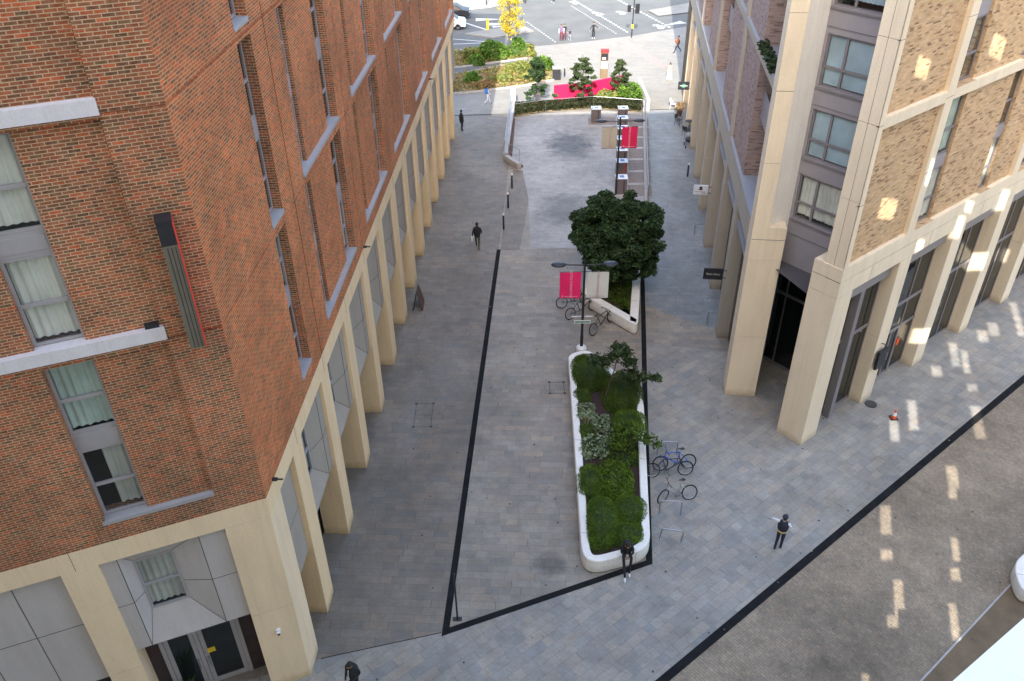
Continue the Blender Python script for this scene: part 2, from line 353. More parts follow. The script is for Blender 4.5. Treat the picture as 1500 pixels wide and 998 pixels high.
    def leaves(s, pts, size, mi=0, up=0.3, aspect=1.5):
        """pts (n,3) centres of small leaf quads"""
        pts = np.asarray(pts, float); n = len(pts)
        a = rng.normal(size=(n, 3)); a[:, 2] *= (1 - up); a /= np.linalg.norm(a, axis=1)[:, None] + 1e-9
        b = rng.normal(size=(n, 3)); b -= (b * a).sum(1)[:, None] * a; b /= np.linalg.norm(b, axis=1)[:, None] + 1e-9
        sz = size * rng.uniform(0.6, 1.3, n)[:, None]
        a = a * sz * aspect / 2; b = b * sz / 2
        Q = np.stack([pts - a, pts - b * .9, pts + a, pts + b * .9], 1)
        i0 = len(s.v)
        s.v += [tuple(q) for q in Q.reshape(-1, 3)]
        s.f += [(i0 + 4 * k, i0 + 4 * k + 1, i0 + 4 * k + 2, i0 + 4 * k + 3) for k in range(n)]
        s.m += [mi] * n; s.sm += [False] * n; s.uv += [(0, 0), (1, 0), (1, 1), (0, 1)] * n
    def build(s, name, mats, parent=None, root=None, weld=False):
        if not isinstance(mats, (list, tuple)): mats = [mats]
        me = bpy.data.meshes.new(name)
        org = Vector((0, 0, 0))
        pr = parent
        while pr is not None:
            org = Vector(pr.location) + org; pr = pr.parent
        if root is not None: org = Vector(root)
        me.from_pydata([tuple(Vector(v) - org) for v in s.v], [], s.f)
        for mt in mats: me.materials.append(mt)
        me.polygons.foreach_set('material_index', s.m)
        me.polygons.foreach_set('use_smooth', s.sm)
        uvl = me.uv_layers.new(name='UVMap')
        uvl.data.foreach_set('uv', [c for u in s.uv for c in u])
        if weld:
            bm = bmesh.new(); bm.from_mesh(me); bmesh.ops.remove_doubles(bm, verts=bm.verts, dist=1e-5)
            bmesh.ops.recalc_face_normals(bm, faces=bm.faces); bm.to_mesh(me); bm.free()
        me.update()
        o = bpy.data.objects.new(name, me); COL.objects.link(o)
        if parent is not None: o.parent = parent
        elif root is not None: o.location = root
        return o

def copy_tree(o, parent=None):
    kids = [c for c in list(COL.objects) if c.parent == o]
    c = o.copy(); COL.objects.link(c)
    if parent is not None: c.parent = parent
    for k in kids: copy_tree(k, c)
    return c

class Frame:
    def __init__(s, O, yaw, side=1):
        s.O = Vector((O[0], O[1])); y = R_(yaw)
        s.a = Vector((math.sin(y), math.cos(y)))
        s.n = Vector((s.a.y, -s.a.x)) * side          # outward
    def __call__(s, t, d, z):
        p = s.O + s.a * t + s.n * d
        return (p.x, p.y, z)

def facade(mb, F, s0, s1, z0, z1, rects, base=0.0, mi=0):
    """stepped facade. rects: (s0,s1,z0,z1,depth,mat[,revealmat]) later ones win. depth inwards; depth None = open"""
    ss = sorted({round(x, 4) for r in rects for x in r[:2] if s0 < x < s1} | {s0, s1})
    zs = sorted({round(x, 4) for r in rects for x in r[2:4] if z0 < x < z1} | {z0, z1})
    ns, nz = len(ss) - 1, len(zs) - 1
    D = [[base] * nz for _ in range(ns)]; MM = [[mi] * nz for _ in range(ns)]; RM = [[mi] * nz for _ in range(ns)]
    for r in rects:
        for i in range(ns):
            c = (ss[i] + ss[i + 1]) / 2
            if not (r[0] < c < r[1]): continue
            for j in range(nz):
                e = (zs[j] + zs[j + 1]) / 2
                if r[2] < e < r[3]: D[i][j] = r[4]; MM[i][j] = r[5]; RM[i][j] = r[6] if len(r) > 6 else mi
    for i in range(ns):
        j = 0
        while j < nz:
            k = j
            while k + 1 < nz and D[i][k + 1] == D[i][j] and MM[i][k + 1] == MM[i][j]: k += 1
            if D[i][j] is not None:
                d = -D[i][j]
                mb.face([F(ss[i], d, zs[j]), F(ss[i + 1], d, zs[j]), F(ss[i + 1], d, zs[k + 1]), F(ss[i], d, zs[k + 1])], MM[i][j])
            j = k + 1
    OPEN = 0.3
    for i in range(ns):
        for j in range(nz):
            for (i2, j2) in ((i + 1, j), (i, j + 1)):
                if i2 >= ns or j2 >= nz: continue
                A = D[i][j] if D[i][j] is not None else OPEN; B = D[i2][j2] if D[i2][j2] is not None else OPEN
                if abs(A - B) < 1e-5: continue
                rm = RM[i][j] if A > B else RM[i2][j2]
                if i2 != i:
                    x = ss[i2]; mb.face([F(x, -A, zs[j]), F(x, -B, zs[j]), F(x, -B, zs[j + 1]), F(x, -A, zs[j + 1])], rm)
                else:
                    z = zs[j2]; mb.face([F(ss[i], -A, z), F(ss[i + 1], -A, z), F(ss[i + 1], -B, z), F(ss[i], -B, z)], rm)

def window_unit(parent, F, s0, s1, z0, z1, d, fm, split=0.5, cols=1, curtain='curtain', cmode=None, colsplit=0.5, open_top=False):
    """frame with panes; pane and curtain are sub-parts. d = depth of the frame face"""
    b = MB(); t = 0.07
    b.fbox(F, s0, s0 + t, -d - .06, -d, z0, z1); b.fbox(F, s1 - t, s1, -d - .06, -d, z0, z1)
    b.fbox(F, s0 + t, s1 - t, -d - .06, -d, z0, z0 + t); b.fbox(F, s0 + t, s1 - t, -d - .06, -d, z1 - t, z1)
    zm = z0 + (z1 - z0) * split
    b.fbox(F, s0 + t, s1 - t, -d - .055, -d + .01, zm - t * .6, zm + t * .6)
    if cols == 2:
        sm = s0 + (s1 - s0) * colsplit; b.fbox(F, sm - t * .7, sm + t * .7, -d - .052, -d + .013, z0 + t, z1 - t)
    w = b.build('window', M[fm], parent)
    g = MB(); dd = -d - .03
    g.face([F(s0 + t, dd, z0 + t), F(s1 - t, dd, z0 + t), F(s1 - t, dd, zm - t * .6), F(s0 + t, dd, zm - t * .6)])
    g.face([F(s0 + t, dd, zm + t * .6), F(s1 - t, dd, zm + t * .6), F(s1 - t, dd, z1 - t), F(s0 + t, dd, z1 - t)])
    g.build('pane', M['glass'], w)
    if curtain and cmode != 'none':
        c = MB(); W = s1 - s0 - 2 * t
        segs = []
        if cmode == 'full' or cmode is None: segs = [(0.0, 1.0)]
        elif cmode == 'left': segs = [(0.0, 0.55)]
        elif cmode == 'right': segs = [(0.38, 1.0)]
        elif cmode == 'sides': segs = [(0.0, 0.35), (0.62, 1.0)]
        elif cmode == 'blind': segs = []
        ph = random.uniform(0, 6)
        for (u0, u1) in segs:
            n = max(6, int((u1 - u0) * W / 0.035))
            zb = z0 + random.uniform(0.02, 0.3)
            for k in range(n):
                x0 = s0 + t + W * (u0 + (u1 - u0) * k / n); x1 = s0 + t + W * (u0 + (u1 - u0) * (k + 1) / n)
                f0 = .028 * math.sin(k * 1.25 + ph) + .012 * math.sin(k * .5); f1 = .028 * math.sin((k + 1) * 1.25 + ph) + .012 * math.sin((k + 1) * .5)
                c.face([F(x0, -d - .09 + f0, zb), F(x1, -d - .09 + f1, zb), F(x1, -d - .09 + f1, z1), F(x0, -d - .09 + f0, z1)], smooth=True)
        if cmode == 'blind':
            zb = z0 + (z1 - z0) * random.choice([0.05, 0.1, 0.22])
            c.face([F(s0 + t, -d - .08, zb), F(s1 - t, -d - .08, zb), F(s1 - t, -d - .08, z1), F(s0 + t, -d - .08, z1)])
        if c.f: c.build('curtain' if cmode != 'blind' else 'blind', M[random.choice(['curtain', 'curtain', 'curtain2', 'curtain3']) if curtain == 'curtain' else curtain], w)
    return w

# ================================================================== sun direction
SUNEL = 33.0
sdir = Vector((0.13, 0.9915, 0)).normalized()       # light travels this way over the ground

# ================================================================== BRICK BUILDING (left)
P0 = (-6.80, 16.41)
FA = Frame(P0, 3.1636)            # street side
FB = Frame(P0, -111.72, side=-1)  # end wall facing the viewer
bb = empty('brick_building', (P0[0], P0[1], 0), 'tall red brick apartment building on cream concrete pillars lining the left of the street', 'building')
END = 50.2; ROOF = 21.9
rows = [8.95, 14.25, 19.55]
def slot_list():
    out = []
    for ri, zb in enumerate(rows):
        out.append((4.45, 5.5, zb, ri, 0))
        nb = (7, 5, 2)[ri]
        for k in range(nb):
            o = 7.28 * k
            if 12.83 + o > END: continue
            out.append((7.88 + o, 8.9 + o, zb, ri, k + 1)); out.append((11.8 + o, 12.83 + o, zb, ri, k + 1))
    return out
rects = []
for k in range(7):                                   # movement joints
    x = 6.6 + 7.24 * k
    if x < END: rects.append((x, x + 0.07, 8.25, ROOF, 0.09, 0))
for z in (13.95, 19.25): rects.append((0.02, END, z, z + .035, 0.03, 0))
for ri, zb in enumerate(rows):
    zt = min(zb + 4.9, ROOF - .15)
    for k in range((7, 5, 2)[ri]):
        o = 7.28 * k
        if 12.83 + o < END: rects.append((7.88 + o, 12.83 + o, zb, zt, 0.14, 0))
for s0, s1, zb, ri, k in slot_list():
    rects.append((s0, s1, zb, min(zb + 4.9, ROOF - .15), 0.62, 2, 1))
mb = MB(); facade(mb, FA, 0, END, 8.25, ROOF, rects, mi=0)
mb.build('wall', [M['brick_sunwarm'], M['brick_dark'], M['dark']], bb)
# end wall
rects = [(1.24, 3.93, 8.95, 13.8, .12, 0), (1.24, 6.6, 14.25, 19.15, .12, 0), (1.24, 6.6, 19.55, 21.7, .12, 0),
         (0, 1.24, 13.93, 13.96, .03, 0), (0, 1.24, 19.25, 19.28, .03, 0)]
bslots = [(2.87, 3.93, 8.95, 13.8), (2.87, 3.93, 14.25, 19.1), (2.87, 3.93, 19.55, 21.7), (9.0, 10.05, 8.95, 13.8), (9.0, 10.05, 14.25, 19.1)]
for s0, s1, z0, z1 in bslots: rects.append((s0, s1, z0, z1, .62, 1))
mb = MB(); facade(mb, FB, 0, 30, 8.25, ROOF, rects, mi=0)
mb.build('wall', [M['brick_dark'], M['dark']], bb)
# roof and far end
mb = MB()
mb.face([FA(0, 0, ROOF - .02), FA(END, 0, ROOF - .02), FA(END, -16, ROOF - .02), FB(30, -40, ROOF - .02), FB(30, 0, ROOF - .02)])
mb.build('roof', M['ground'], bb)
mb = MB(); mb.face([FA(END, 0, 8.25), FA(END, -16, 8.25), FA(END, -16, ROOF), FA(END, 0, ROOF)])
mb.build('wall', M['brick_sunwarm'], bb)
# windows in the brick
cm = ['full', 'right', 'full', 'left', 'sides', 'full']
def slot_windows(F, s0, s1, zb, zt, k=0):
    cm = ['full', 'right', 'full', 'left', 'sides', 'full'] if F is FB else ['none', 'none', 'sides', 'none', 'none', 'left']
    if zt - zb > 4:
        window_unit(bb, F, s0, s1, zb + .03, zb + 2.2, .27, 'frame', .47, cmode=cm[k % 6])
        sp_ = MB(); sp_.fbox(F, s0, s1, -.32, -.26, zb + 2.205, zb + 2.745); sp_.fbox(F, s0 + .07, s1 - .07, -.26, -.245, zb + 2.30, zb + 2.65)
        sp_.build('spandrel', M['frame'], bb)
        window_unit(bb, F, s0, s1, zb + 2.75, zt - .01, .27, 'frame', .47, cmode=cm[(k + 2) % 6])
    else:
        window_unit(bb, F, s0, s1, zb + .03, zt - .01, .27, 'frame', .47, cmode=cm[k % 6])
for i, (s0, s1, zb, ri, k) in enumerate(slot_list()): slot_windows(FA, s0, s1, zb, min(zb + 4.9, ROOF - .15), i)
for i, (s0, s1, z0, z1) in enumerate(bslots): slot_windows(FB, s0, s1, z0, z1, (3, 0, 1, 2, 4)[i])
# sills
for ri, zb in enumerate(rows):
    b = MB(); b.fbox(FA, 4.42, 5.5, -.27, .03, zb - .09, zb + .02); b.build('sill', M['sill'], bb)
    for k in range((7, 5, 2)[ri]):
        o = 7.28 * k
        if 12.83 + o < END:
            b = MB(); b.fbox(FA, 7.84 + o, 12.85 + o, -.27, .04, zb - .10, zb + .02); b.build('sill', M['sill'], bb)
b = MB(); b.fbox(FB, 1.24, 3.98, -.27, .03, 8.86, 8.97); b.build('sill', M['sill'], bb)
for zb in (14.25, 19.55):
    b = MB(); b.fbox(FB, 1.22, 6.66, -.27, .06, zb - .30, zb + .02)
    b.fbox(FB, 3.935, 3.945, .058, .064, zb - .30, zb + .024); b.build('ledge', M['ledge'], bb)
# downpipe-like stained outlet and little clips on the wall
b = MB(); b.fbox(FB, 1.32, 1.62, -.10, .0, 14.28, 14.40); b.build('ledge_light', M['black'], bb)
for s_ in (0.62, 14.0, 35.2):
    b = MB(); b.fbox(FA, s_, s_ + .10, 0, .14, 8.28, 8.34); b.fbox(FA, s_ + .03, s_ + .07, .14, .30, 8.30, 8.33); b.build('wall_light', M['black'], bb)
# concrete band
b = MB(); b.fbox(FA, 0, END, -.9, 0, 7.55, 8.25)
for k in range(13): b.fbox(FA, 2.95 + 3.65 * k, 2.962 + 3.65 * k, -.1, .003, 7.56, 8.252, 1)
b.build('concrete_band', [M['cream'], M['seam']], bb)
b = MB(); b.fbox(FB, .01, 30, -.6, 0, 7.56, 8.252)
for s_ in (5.0, 9.9, 14.8): b.fbox(FB, s_, s_ + .012, -.1, .003, 7.56, 8.254, 1)
b.fbox(FB, 1.24, 1.255, -.1, .003, 7.40, 7.56, 1)
b.build('concrete_band', [M['creamB'], M['seam']], bb)
# pillars
def pillar_pts(z0, z1, b, mi=0):
    poly = [FA(0, 0, 0)[:2], FA(1.0, 0, 0)[:2], FA(1.0, -.95, 0)[:2], FB(1.24, -.95, 0)[:2], FB(1.24, 0, 0)[:2]]
    b.prism(poly, z0, z1, mi)
b = MB(); pillar_pts(0, 3.7, b); pillar_pts(3.715, 7.55, b); b.build('pillar', M['creamB'], bb)
for k in range(14):
    s_ = 2.45 + 3.65 * k
    w = .92
    if s_ + w > END + .1: break
    if k == 13: w = END - s_
    b = MB(); b.fbox(FA, s_, s_ + w, -.95, 0, 0, 7.55)
    b.build('pillar', M['cream'], bb)
for s_ in (4.48, 9.0, 13.5):
    b = MB(); b.fbox(FB, s_, s_ + .9, -.95, 0, 0, 3.12); b.fbox(FB, s_, s_ + .9, -.95, 0, 3.135, 7.56); b.build('pillar', M['creamB'], bb)

def splay(F, o0, o1, z0, z1, w0, w1, wz0, wz1, a0, a1, dout, din, mat, midz, parent=bb, k=0):
    b = MB()
    def q(pts, mi=0): b.face([F(*p) for p in pts], mi)
    if a0 > o0: q([(o0, -dout, z0), (a0, -dout, z0), (a0, -dout, z1), (o0, -dout, z1)])
    if o1 > a1: q([(a1, -dout, z0), (o1, -dout, z0), (o1, -dout, z1), (a1, -dout, z1)])
    A = [(a0, -dout, z0), (a1, -dout, z0), (a1, -dout, z1), (a0, -dout, z1)]
    Wn = [(w0, -din, wz0), (w1, -din, wz0), (w1, -din, wz1), (w0, -din, wz1)]
    for i in range(4): q([A[i], A[(i + 1) % 4], Wn[(i + 1) % 4], Wn[i]])
    b.fbox(F, o0, o1, -.95, -dout - .004, z0, z0 + .05)
    # back of window recess
    q([(w0, -din - .4, wz0), (w1, -din - .4, wz0), (w1, -din - .4, wz1), (w0, -din - .4, wz1)], 2)
    for i in range(4):
        c, d_ = Wn[i], Wn[(i + 1) % 4]; q([c, d_, (d_[0], -din - .4, d_[2]), (c[0], -din - .4, c[2])], 2)
    # seams: thin dark bars
    def bar(p, r_, w=.012):
        P, Q = Vector(F(*p)), Vector(F(*r_)); b.tube(P, Q, w * .75, n=4, mi=1)
    for i in range(4): bar(A[i], Wn[i])
    for x in (a0, a1):
        if o0 + .05 < x < o1 - .05: bar((x, -dout, z0), (x, -dout, z1), .014)
    def lerp(p, r_, t): return tuple(p[j] + (r_[j] - p[j]) * t for j in range(3))
    # mid seam over flats and side facets
    t = (midz - z0) / (z1 - z0)
    if a0 > o0 + .05: bar((o0, -dout, midz), (a0, -dout, midz))
    if o1 > a1 + .05: bar((a1, -dout, midz), (o1, -dout, midz))
    tz = (midz - wz0) / (wz1 - wz0)
    bar(lerp(A[1], A[2], t), lerp(Wn[1], Wn[2], tz)); bar(lerp(A[0], A[3], t), lerp(Wn[0], Wn[3], tz))
    p = b.build('facade_panel', [M[mat], M['seam'], M['dark']], parent)
    window_unit(parent, F, w0, w1, wz0, wz1, din - .02, 'frame', .5, cmode=('full', 'sides', 'right')[k % 3])
    return p
# end wall openings
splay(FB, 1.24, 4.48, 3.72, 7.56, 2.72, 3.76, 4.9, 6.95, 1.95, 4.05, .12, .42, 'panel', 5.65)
b = MB(); b.fbox(FB, 5.38, 9.0, -.25, -.18, 2.9, 7.56)
b.fbox(FB, 6.6, 6.62, -.185, -.176, 2.9, 7.56, 1); b.fbox(FB, 5.38, 9.0, -.185, -.177, 5.35, 5.37, 1); b.fbox(FB, 7.8, 7.82, -.185, -.176, 2.9, 7.56, 1)
b.build('facade_panel', [M['panel'], M['seam']], bb)
b = MB(); b.fbox(FB, 9.9, 13.5, -.25, -.18, 2.9, 7.56); b.fbox(FB, 14.4, 30, -.25, -.18, 0, 7.56); b.build('facade_panel', [M['panel']], bb)
# recessed ground floor of the end wall
b = MB(); b.fbox(FB, 4.0, 30, -1.3, -.96, 0, 7.5, 0); b.fbox(FB, 1.24, 1.72, -1.1, -.96, 0, 3.72, 0); b.fbox(FB, 1.24, 4.48, -3.2, -3.0, 0, 3.72, 1)
b.face([FB(1.24, -.96, .012), FB(4.48, -.96, .012), FB(4.48, -3, .012), FB(1.24, -3, .012)], 1)
b.build('entrance_wall', [M['darkbrick'], M['dark']], bb)
# doors
def door_leaf(F, s0, s1, z0, z1, d, parent, handle_s, sticker=None):
    b = MB(); t = .13
    b.fbox(F, s0, s0 + t, -d - .05, -d, z0, z1); b.fbox(F, s1 - t, s1, -d - .05, -d, z0, z1)
    b.fbox(F, s0 + t, s1 - t, -d - .05, -d, z0, z0 + t * 1.6); b.fbox(F, s0 + t, s1 - t, -d - .05, -d, z1 - t, z1)
    dr = b.build('door', M['frame'], parent)
    g = MB(); g.face([F(s0 + t, -d - .02, z0 + t), F(s1 - t, -d - .02, z0 + t), F(s1 - t, -d - .02, z1 - t), F(s0 + t, -d - .02, z1 - t)]); g.build('pane', M['glassD'], dr)
    h = MB(); hs = handle_s
    h.tube(F(hs, -d + .07, z0 + .95), F(hs, -d + .07, z0 + 1.45), .018); h.tube(F(hs, -d, z0 + 1.0), F(hs, -d + .07, z0 + 1.0), .014); h.tube(F(hs, -d, z0 + 1.4), F(hs, -d + .07, z0 + 1.4), .014)
    h.build('handle', M['steel'], dr)
    if sticker:
        k = MB(); k.fbox(F, sticker[0], sticker[0] + .24, -d - .02, -d + .004, sticker[1], sticker[1] + .2); k.build('notice', M['yellow'], dr)
b = MB(); dd = .95
b.fbox(FB, 1.72, 1.84, -dd - .1, -dd + .03, 0, 3.3); b.fbox(FB, 3.98, 4.1, -dd - .1, -dd + .03, 0, 3.3); b.fbox(FB, 1.84, 3.98, -dd - .1, -dd + .03, 3.12, 3.3)
b.fbox(FB, 2.98, 3.1, -dd - .1, -dd + .02, 0, 3.12)
b.build('door_frame', M['frame'], bb)
door_leaf(FB, 1.85, 2.97, .02, 3.1, dd, bb, 2.88, (2.62, 1.55))
door_leaf(FB, 3.11, 3.97, .02, 3.1, dd, bb, 3.2)
b = MB(); b.fbox(FB, 2.65, 3.1, -dd + .04, -dd + .12, 3.14, 3.22); b.build('door_closer', M['whitepaint'], bb)
# street openings
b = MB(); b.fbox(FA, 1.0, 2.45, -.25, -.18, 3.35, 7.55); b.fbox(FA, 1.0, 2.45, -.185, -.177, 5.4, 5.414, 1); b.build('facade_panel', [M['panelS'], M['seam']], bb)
for k in range(13):
    o0 = 3.37 + 3.65 * k; o1 = o0 + 2.73
    if o1 > END: break
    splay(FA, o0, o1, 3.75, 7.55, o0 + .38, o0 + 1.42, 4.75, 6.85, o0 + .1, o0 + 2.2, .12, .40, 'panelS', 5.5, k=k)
# ground-floor shopfront behind the pillars
b = MB(); b.fbox(FA, 1.0, END, -1.25, -1.0, 0, 3.75, 0)
for k in range(14):
    s_ = 1.05 + 3.65 * k if k else 1.1
    for x in (s_ + .4, s_ + 1.6): 
        if x < END - .2: b.fbox(FA, x, x + .07, -1.0, -.93, 0, 3.4, 1)
b.fbox(FA, 1.0, END, -1.0, -.94, 3.4, 3.5, 1); b.fbox(FA, 1.0, END, -1.0, -.94, 2.3, 2.38, 1)
b.build('shopfront', [M['glassD'], M['frameR']], bb)
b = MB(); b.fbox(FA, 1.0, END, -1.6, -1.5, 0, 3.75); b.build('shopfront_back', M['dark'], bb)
# blade sign and camera fixed to the building
sg = empty('blade_sign', FB(.6, .1, 13.8), 'tall slim dark blade sign with a red edge on the brick end wall', 'sign')
b = MB(); b.fbox(FB, .45, .77, .06, .46, 13.8, 16.45, 0); b.fbox(FB, .45, .77, .06, .462, 16.45, 16.98, 2)
for x in (.50, .58, .66): b.fbox(FB, x, x + .02, .46, .468, 13.82, 16.4, 1)
b.build('sign_body', [M['olive'], M['seam'], M['black']], sg)
b = MB(); b.fbox(FB, .425, .45, .08, .48, 13.8, 16.98); b.build('edge_strip', M['redlit'], sg)
b = MB(); b.fbox(FB, .44, .78, .05, .47, 16.983, 17.03); b.build('cap', M['black'], sg)
b = MB()
for z in (14.4, 16.3): b.tube(FB(.6, 0, z), FB(.6, .07, z), .03)
b.build('bracket', M['black'], sg)
cc = empty('security_camera', FB(.62, 0, 2.75), 'small white dome security camera on the corner pillar', 'security camera')
b = MB(); b.tube(FB(.62, 0, 2.75), FB(.62, .08, 2.75), .075, n=14); b.tube(FB(.62, .08, 2.75), FB(.62, .13, 2.72), .06, n=12); b.build('housing', M['whitepaint'], cc)
b = MB(); b.ellipsoid(FB(.62, .14, 2.71), .045, .045, .045, 10, 6); b.build('lens', M['black'], cc)

# ================================================================== STONE BUILDING (right)
RP = (12.44, 27.14); LP = (9.93, 30.73)
FD = Frame(RP, 51.83)                 # side facing the lower right lane
FC = Frame(LP, 7.1114, side=-1)       # side facing the street
sb = empty('stone_building', (RP[0], RP[1], 0), 'pale stone and buff brick apartment building with tall square pillars at the right', 'building')
TOP = 24.0
# --- lane side
DL = 32.0
ppos = [0.0] + [4.5 + 4.42 * k for k in range(6)]
for i, s_ in enumerate(ppos):
    b = MB()
    w, dp = (1.1, 1.25) if i == 0 else (.88, .62)
    b.fbox(FD, s_, s_ + w, -dp, 0, 0, 3.66); b.fbox(FD, s_, s_ + w, -dp, 0, 3.675, 7.5)
    b.build('pillar', M['stone' if i else 'stone'], sb)
b = MB()
b.fbox(FD, 0, DL, -.62, 0, 7.515, 8.2); b.fbox(FD, .0, DL, -.62, -.02, 8.2, 8.23, 1); b.fbox(FD, 0, DL, -.62, 0, 8.23, 8.78)
b.fbox(FD, 0, 1.1, -1.25, -.621, 7.515, 8.2); b.fbox(FD, .02, 1.1, -1.23, -.62, 8.2, 8.23, 1); b.fbox(FD, 0, 1.1, -1.25, -.621, 8.23, 8.78)
b.build('concrete_band', [M['stone'], M['seam']], sb)
piers = [4.35 + 8.72 * k for k in range(4)]
rects = []
for z0, z1 in ((8.8, 14.2), (14.6, 20.2), (20.6, TOP)):
    rects.append((0.30, DL, z0, z1, .18, 1))
    zm = (z0 + z1) / 2 + .05
    rects.append((0.30, DL, zm, zm + .03, .20, 1))
    for p in piers:
        rects.append((p + .55, p + 2.05, z0, z1, .62, 2, 1)); rects.append((p + 5.85, p + 6.75, z0, z1, .62, 2, 1))
for p in piers: rects.append((p, p + .55, 8.8, TOP, 0, 0))
mb = MB(); facade(mb, FD, 0, DL, 8.78, TOP, rects, mi=0)
mb.build('wall', [M['stone'], M['brick_buff'], M['dark']], sb)
# thin stone seams
b = MB()
for p in [0.0] + piers:
    for z in (11.4, 14.35, 17.2, 20.1):
        b.fbox(FD, p, p + (.55 if p else .3), -.1, .003, z, z + .014)
for s_ in (2.2, 6.6, 11, 15.4): b.fbox(FD, s_, s_ + .012, -.1, .003, 7.5, 8.2)
b.build('stone_seams', M['seam'], sb)
for z0, z1 in ((8.8, 14.2), (14.6, 20.2)):
    for p in piers[:3]:
        for (a0, a1) in ((p + .56, p + 2.04), (p + 5.86, p + 6.74)):
            window_unit(sb, FD, a0, a1, z0 + .05, z0 + 2.35, .30, 'frameR', .42, cmode=random.choice(['sides', 'full', 'none']))
            c = MB(); c.fbox(FD, a0, a1, -.37, -.28, z0 + 2.355, z0 + 2.895); c.build('spandrel', M['lavender'], sb)
            window_unit(sb, FD, a0, a1, z0 + 2.9, z1 - .02, .30, 'frameR', .42, cmode=random.choice(['sides', 'full', 'none']))
# shopfronts on the lane side
for i in range(len(ppos)):
    a0 = ppos[i] + (1.1 if i == 0 else .88); a1 = ppos[i + 1] if i + 1 < len(ppos) else DL
    b = MB(); b.fbox(FD, a0, a1, -.40, -.28, 6.75, 7.5); b.build('fascia', M['shutterbox'], sb)
    b = MB(); D_ = .62
    n = 3
    for j in range(n + 1):
        x = a0 + (a1 - a0 - .08) * j / n; b.fbox(FD, x, x + .08, -D_ - .06, -D_ + .03, 0, 6.75)
    b.fbox(FD, a0, a1, -D_ - .05, -D_ + .04, 4.05, 4.22); b.fbox(FD, a0, a1, -D_ - .05, -D_ + .02, 0.0, .14)
    if i == 0: b.fbox(FD, a0 + 1.35, a0 + 1.62, -D_ - .05, -D_ + .34, 0, 6.75)
    if i == 1:
        b.fbox(FD, a0, a1, -D_ - .05, -D_ + .05, 2.6, 2.74)
        for x in (a0 + .9, a0 + 1.55, a0 + 2.2): b.fbox(FD, x, x + .10, -D_ - .05, -D_ + .05, .02, 2.6)
    fr = b.build('shopfront', M['frameR'], sb)
    g = MB(); g.face([FD(a0, -D_, 0), FD(a1, -D_, 0), FD(a1, -D_, 6.75), FD(a0, -D_, 6.75)]); g.build('glazing', M['glassD'], fr)
    if i == 1:
        h = MB()
        for x in (a0 + 1.52, a0 + 1.7): h.tube(FD(x, -D_ + .10, 1.0), FD(x, -D_ + .10, 1.4), .02); h.tube(FD(x, -D_, 1.0), FD(x, -D_ + .1, 1.0), .02); h.tube(FD(x, -D_, 1.4), FD(x, -D_ + .1, 1.4), .02)
        h.build('door_handle', M['steel'], fr)
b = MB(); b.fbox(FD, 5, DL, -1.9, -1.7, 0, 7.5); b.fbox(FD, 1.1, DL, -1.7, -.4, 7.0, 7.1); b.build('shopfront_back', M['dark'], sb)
# --- chamfered entrance between the corner pillars
def DN(s_, n_, z): return FD(s_, -n_, z)
uL = Vector((math.sin(R_(97.1)), math.cos(R_(97.1))))
def Lp(u, v, z):      # u along the front of the left corner pillar, v back along the street
    q = Vector(LP) + uL * u + FC.a * v; return (q.x, q.y, z)
b = MB()
for z0, z1, g_ in ((0, 3.35, 0), (3.365, 7.25, 0), (7.262, 8.2, 0), (8.23, 8.78, 0)):
    b.prism([Lp(0, 0, 0)[:2], Lp(1.37, 0, 0)[:2], Lp(1.37, .9, 0)[:2], Lp(0, .9, 0)[:2]], z0, z1)
b.prism([Lp(.02, .02, 0)[:2], Lp(1.35, .02, 0)[:2], Lp(1.35, .88, 0)[:2], Lp(.02, .88, 0)[:2]], 8.19, 8.24, 1)
b.build('pillar', [M['stone'], M['seam']], sb)
b = MB()
for z0, z1 in ((8.78, 11.55), (11.565, 14.4), (14.425, 17.2), (17.215, 20.0), (20.015, TOP)):
    b.prism([Lp(.0, .0, 0)[:2], Lp(.64, .0, 0)[:2], Lp(.64, .8, 0)[:2], Lp(0, .8, 0)[:2]], z0, z1)
b.prism([Lp(.012, .012, 0)[:2], Lp(.63, .012, 0)[:2], Lp(.63, .79, 0)[:2], Lp(.012, .79, 0)[:2]], 8.78, TOP - .1, 1)
b.fbox(FC, .0, .01, .0, .002, 8.8, TOP, 1)
b.build('pier', [M['stone'], M['seam']], sb)
b = MB()                        # the right corner pier
for z0, z1 in ((8.78, 11.5), (11.515, 14.35), (14.375, 17.2), (17.215, 20.0), (20.015, TOP)):
    b.hexa([DN(.04, .05, z0), DN(.30, .05, z0), DN(.30, .82, z0), DN(.04, .82, z0), DN(.04, .05, z1), DN(.30, .05, z1), DN(.30, .82, z1), DN(.04, .82, z1)])
b.hexa([DN(.036, .44, 8.79), DN(.05, .44, 8.79), DN(.05, .452, 8.79), DN(.036, .452, 8.79), DN(.036, .44, TOP), DN(.05, .44, TOP), DN(.05, .452, TOP), DN(.036, .452, TOP)], 1)
b.build('pier', [M['stone'], M['seam']], sb)
SW = 1.9; N1 = 3.85
pw = DN(SW, N1, 0)
b = MB()                        # white side wall of the recess
A_ = Vector(Lp(.64, .15, 0)[:2]); B_ = Vector(pw[:2]); dv = (B_ - A_).normalized(); nv = Vector((dv.y, -dv.x)) * -1
b.prism([A_, B_, B_ + nv * .3, A_ + nv * .3], 7.3, TOP)
C_ = Vector(Lp(1.37, .25, 0)[:2]); 
b.build('rendered_wall', M['render'], sb)
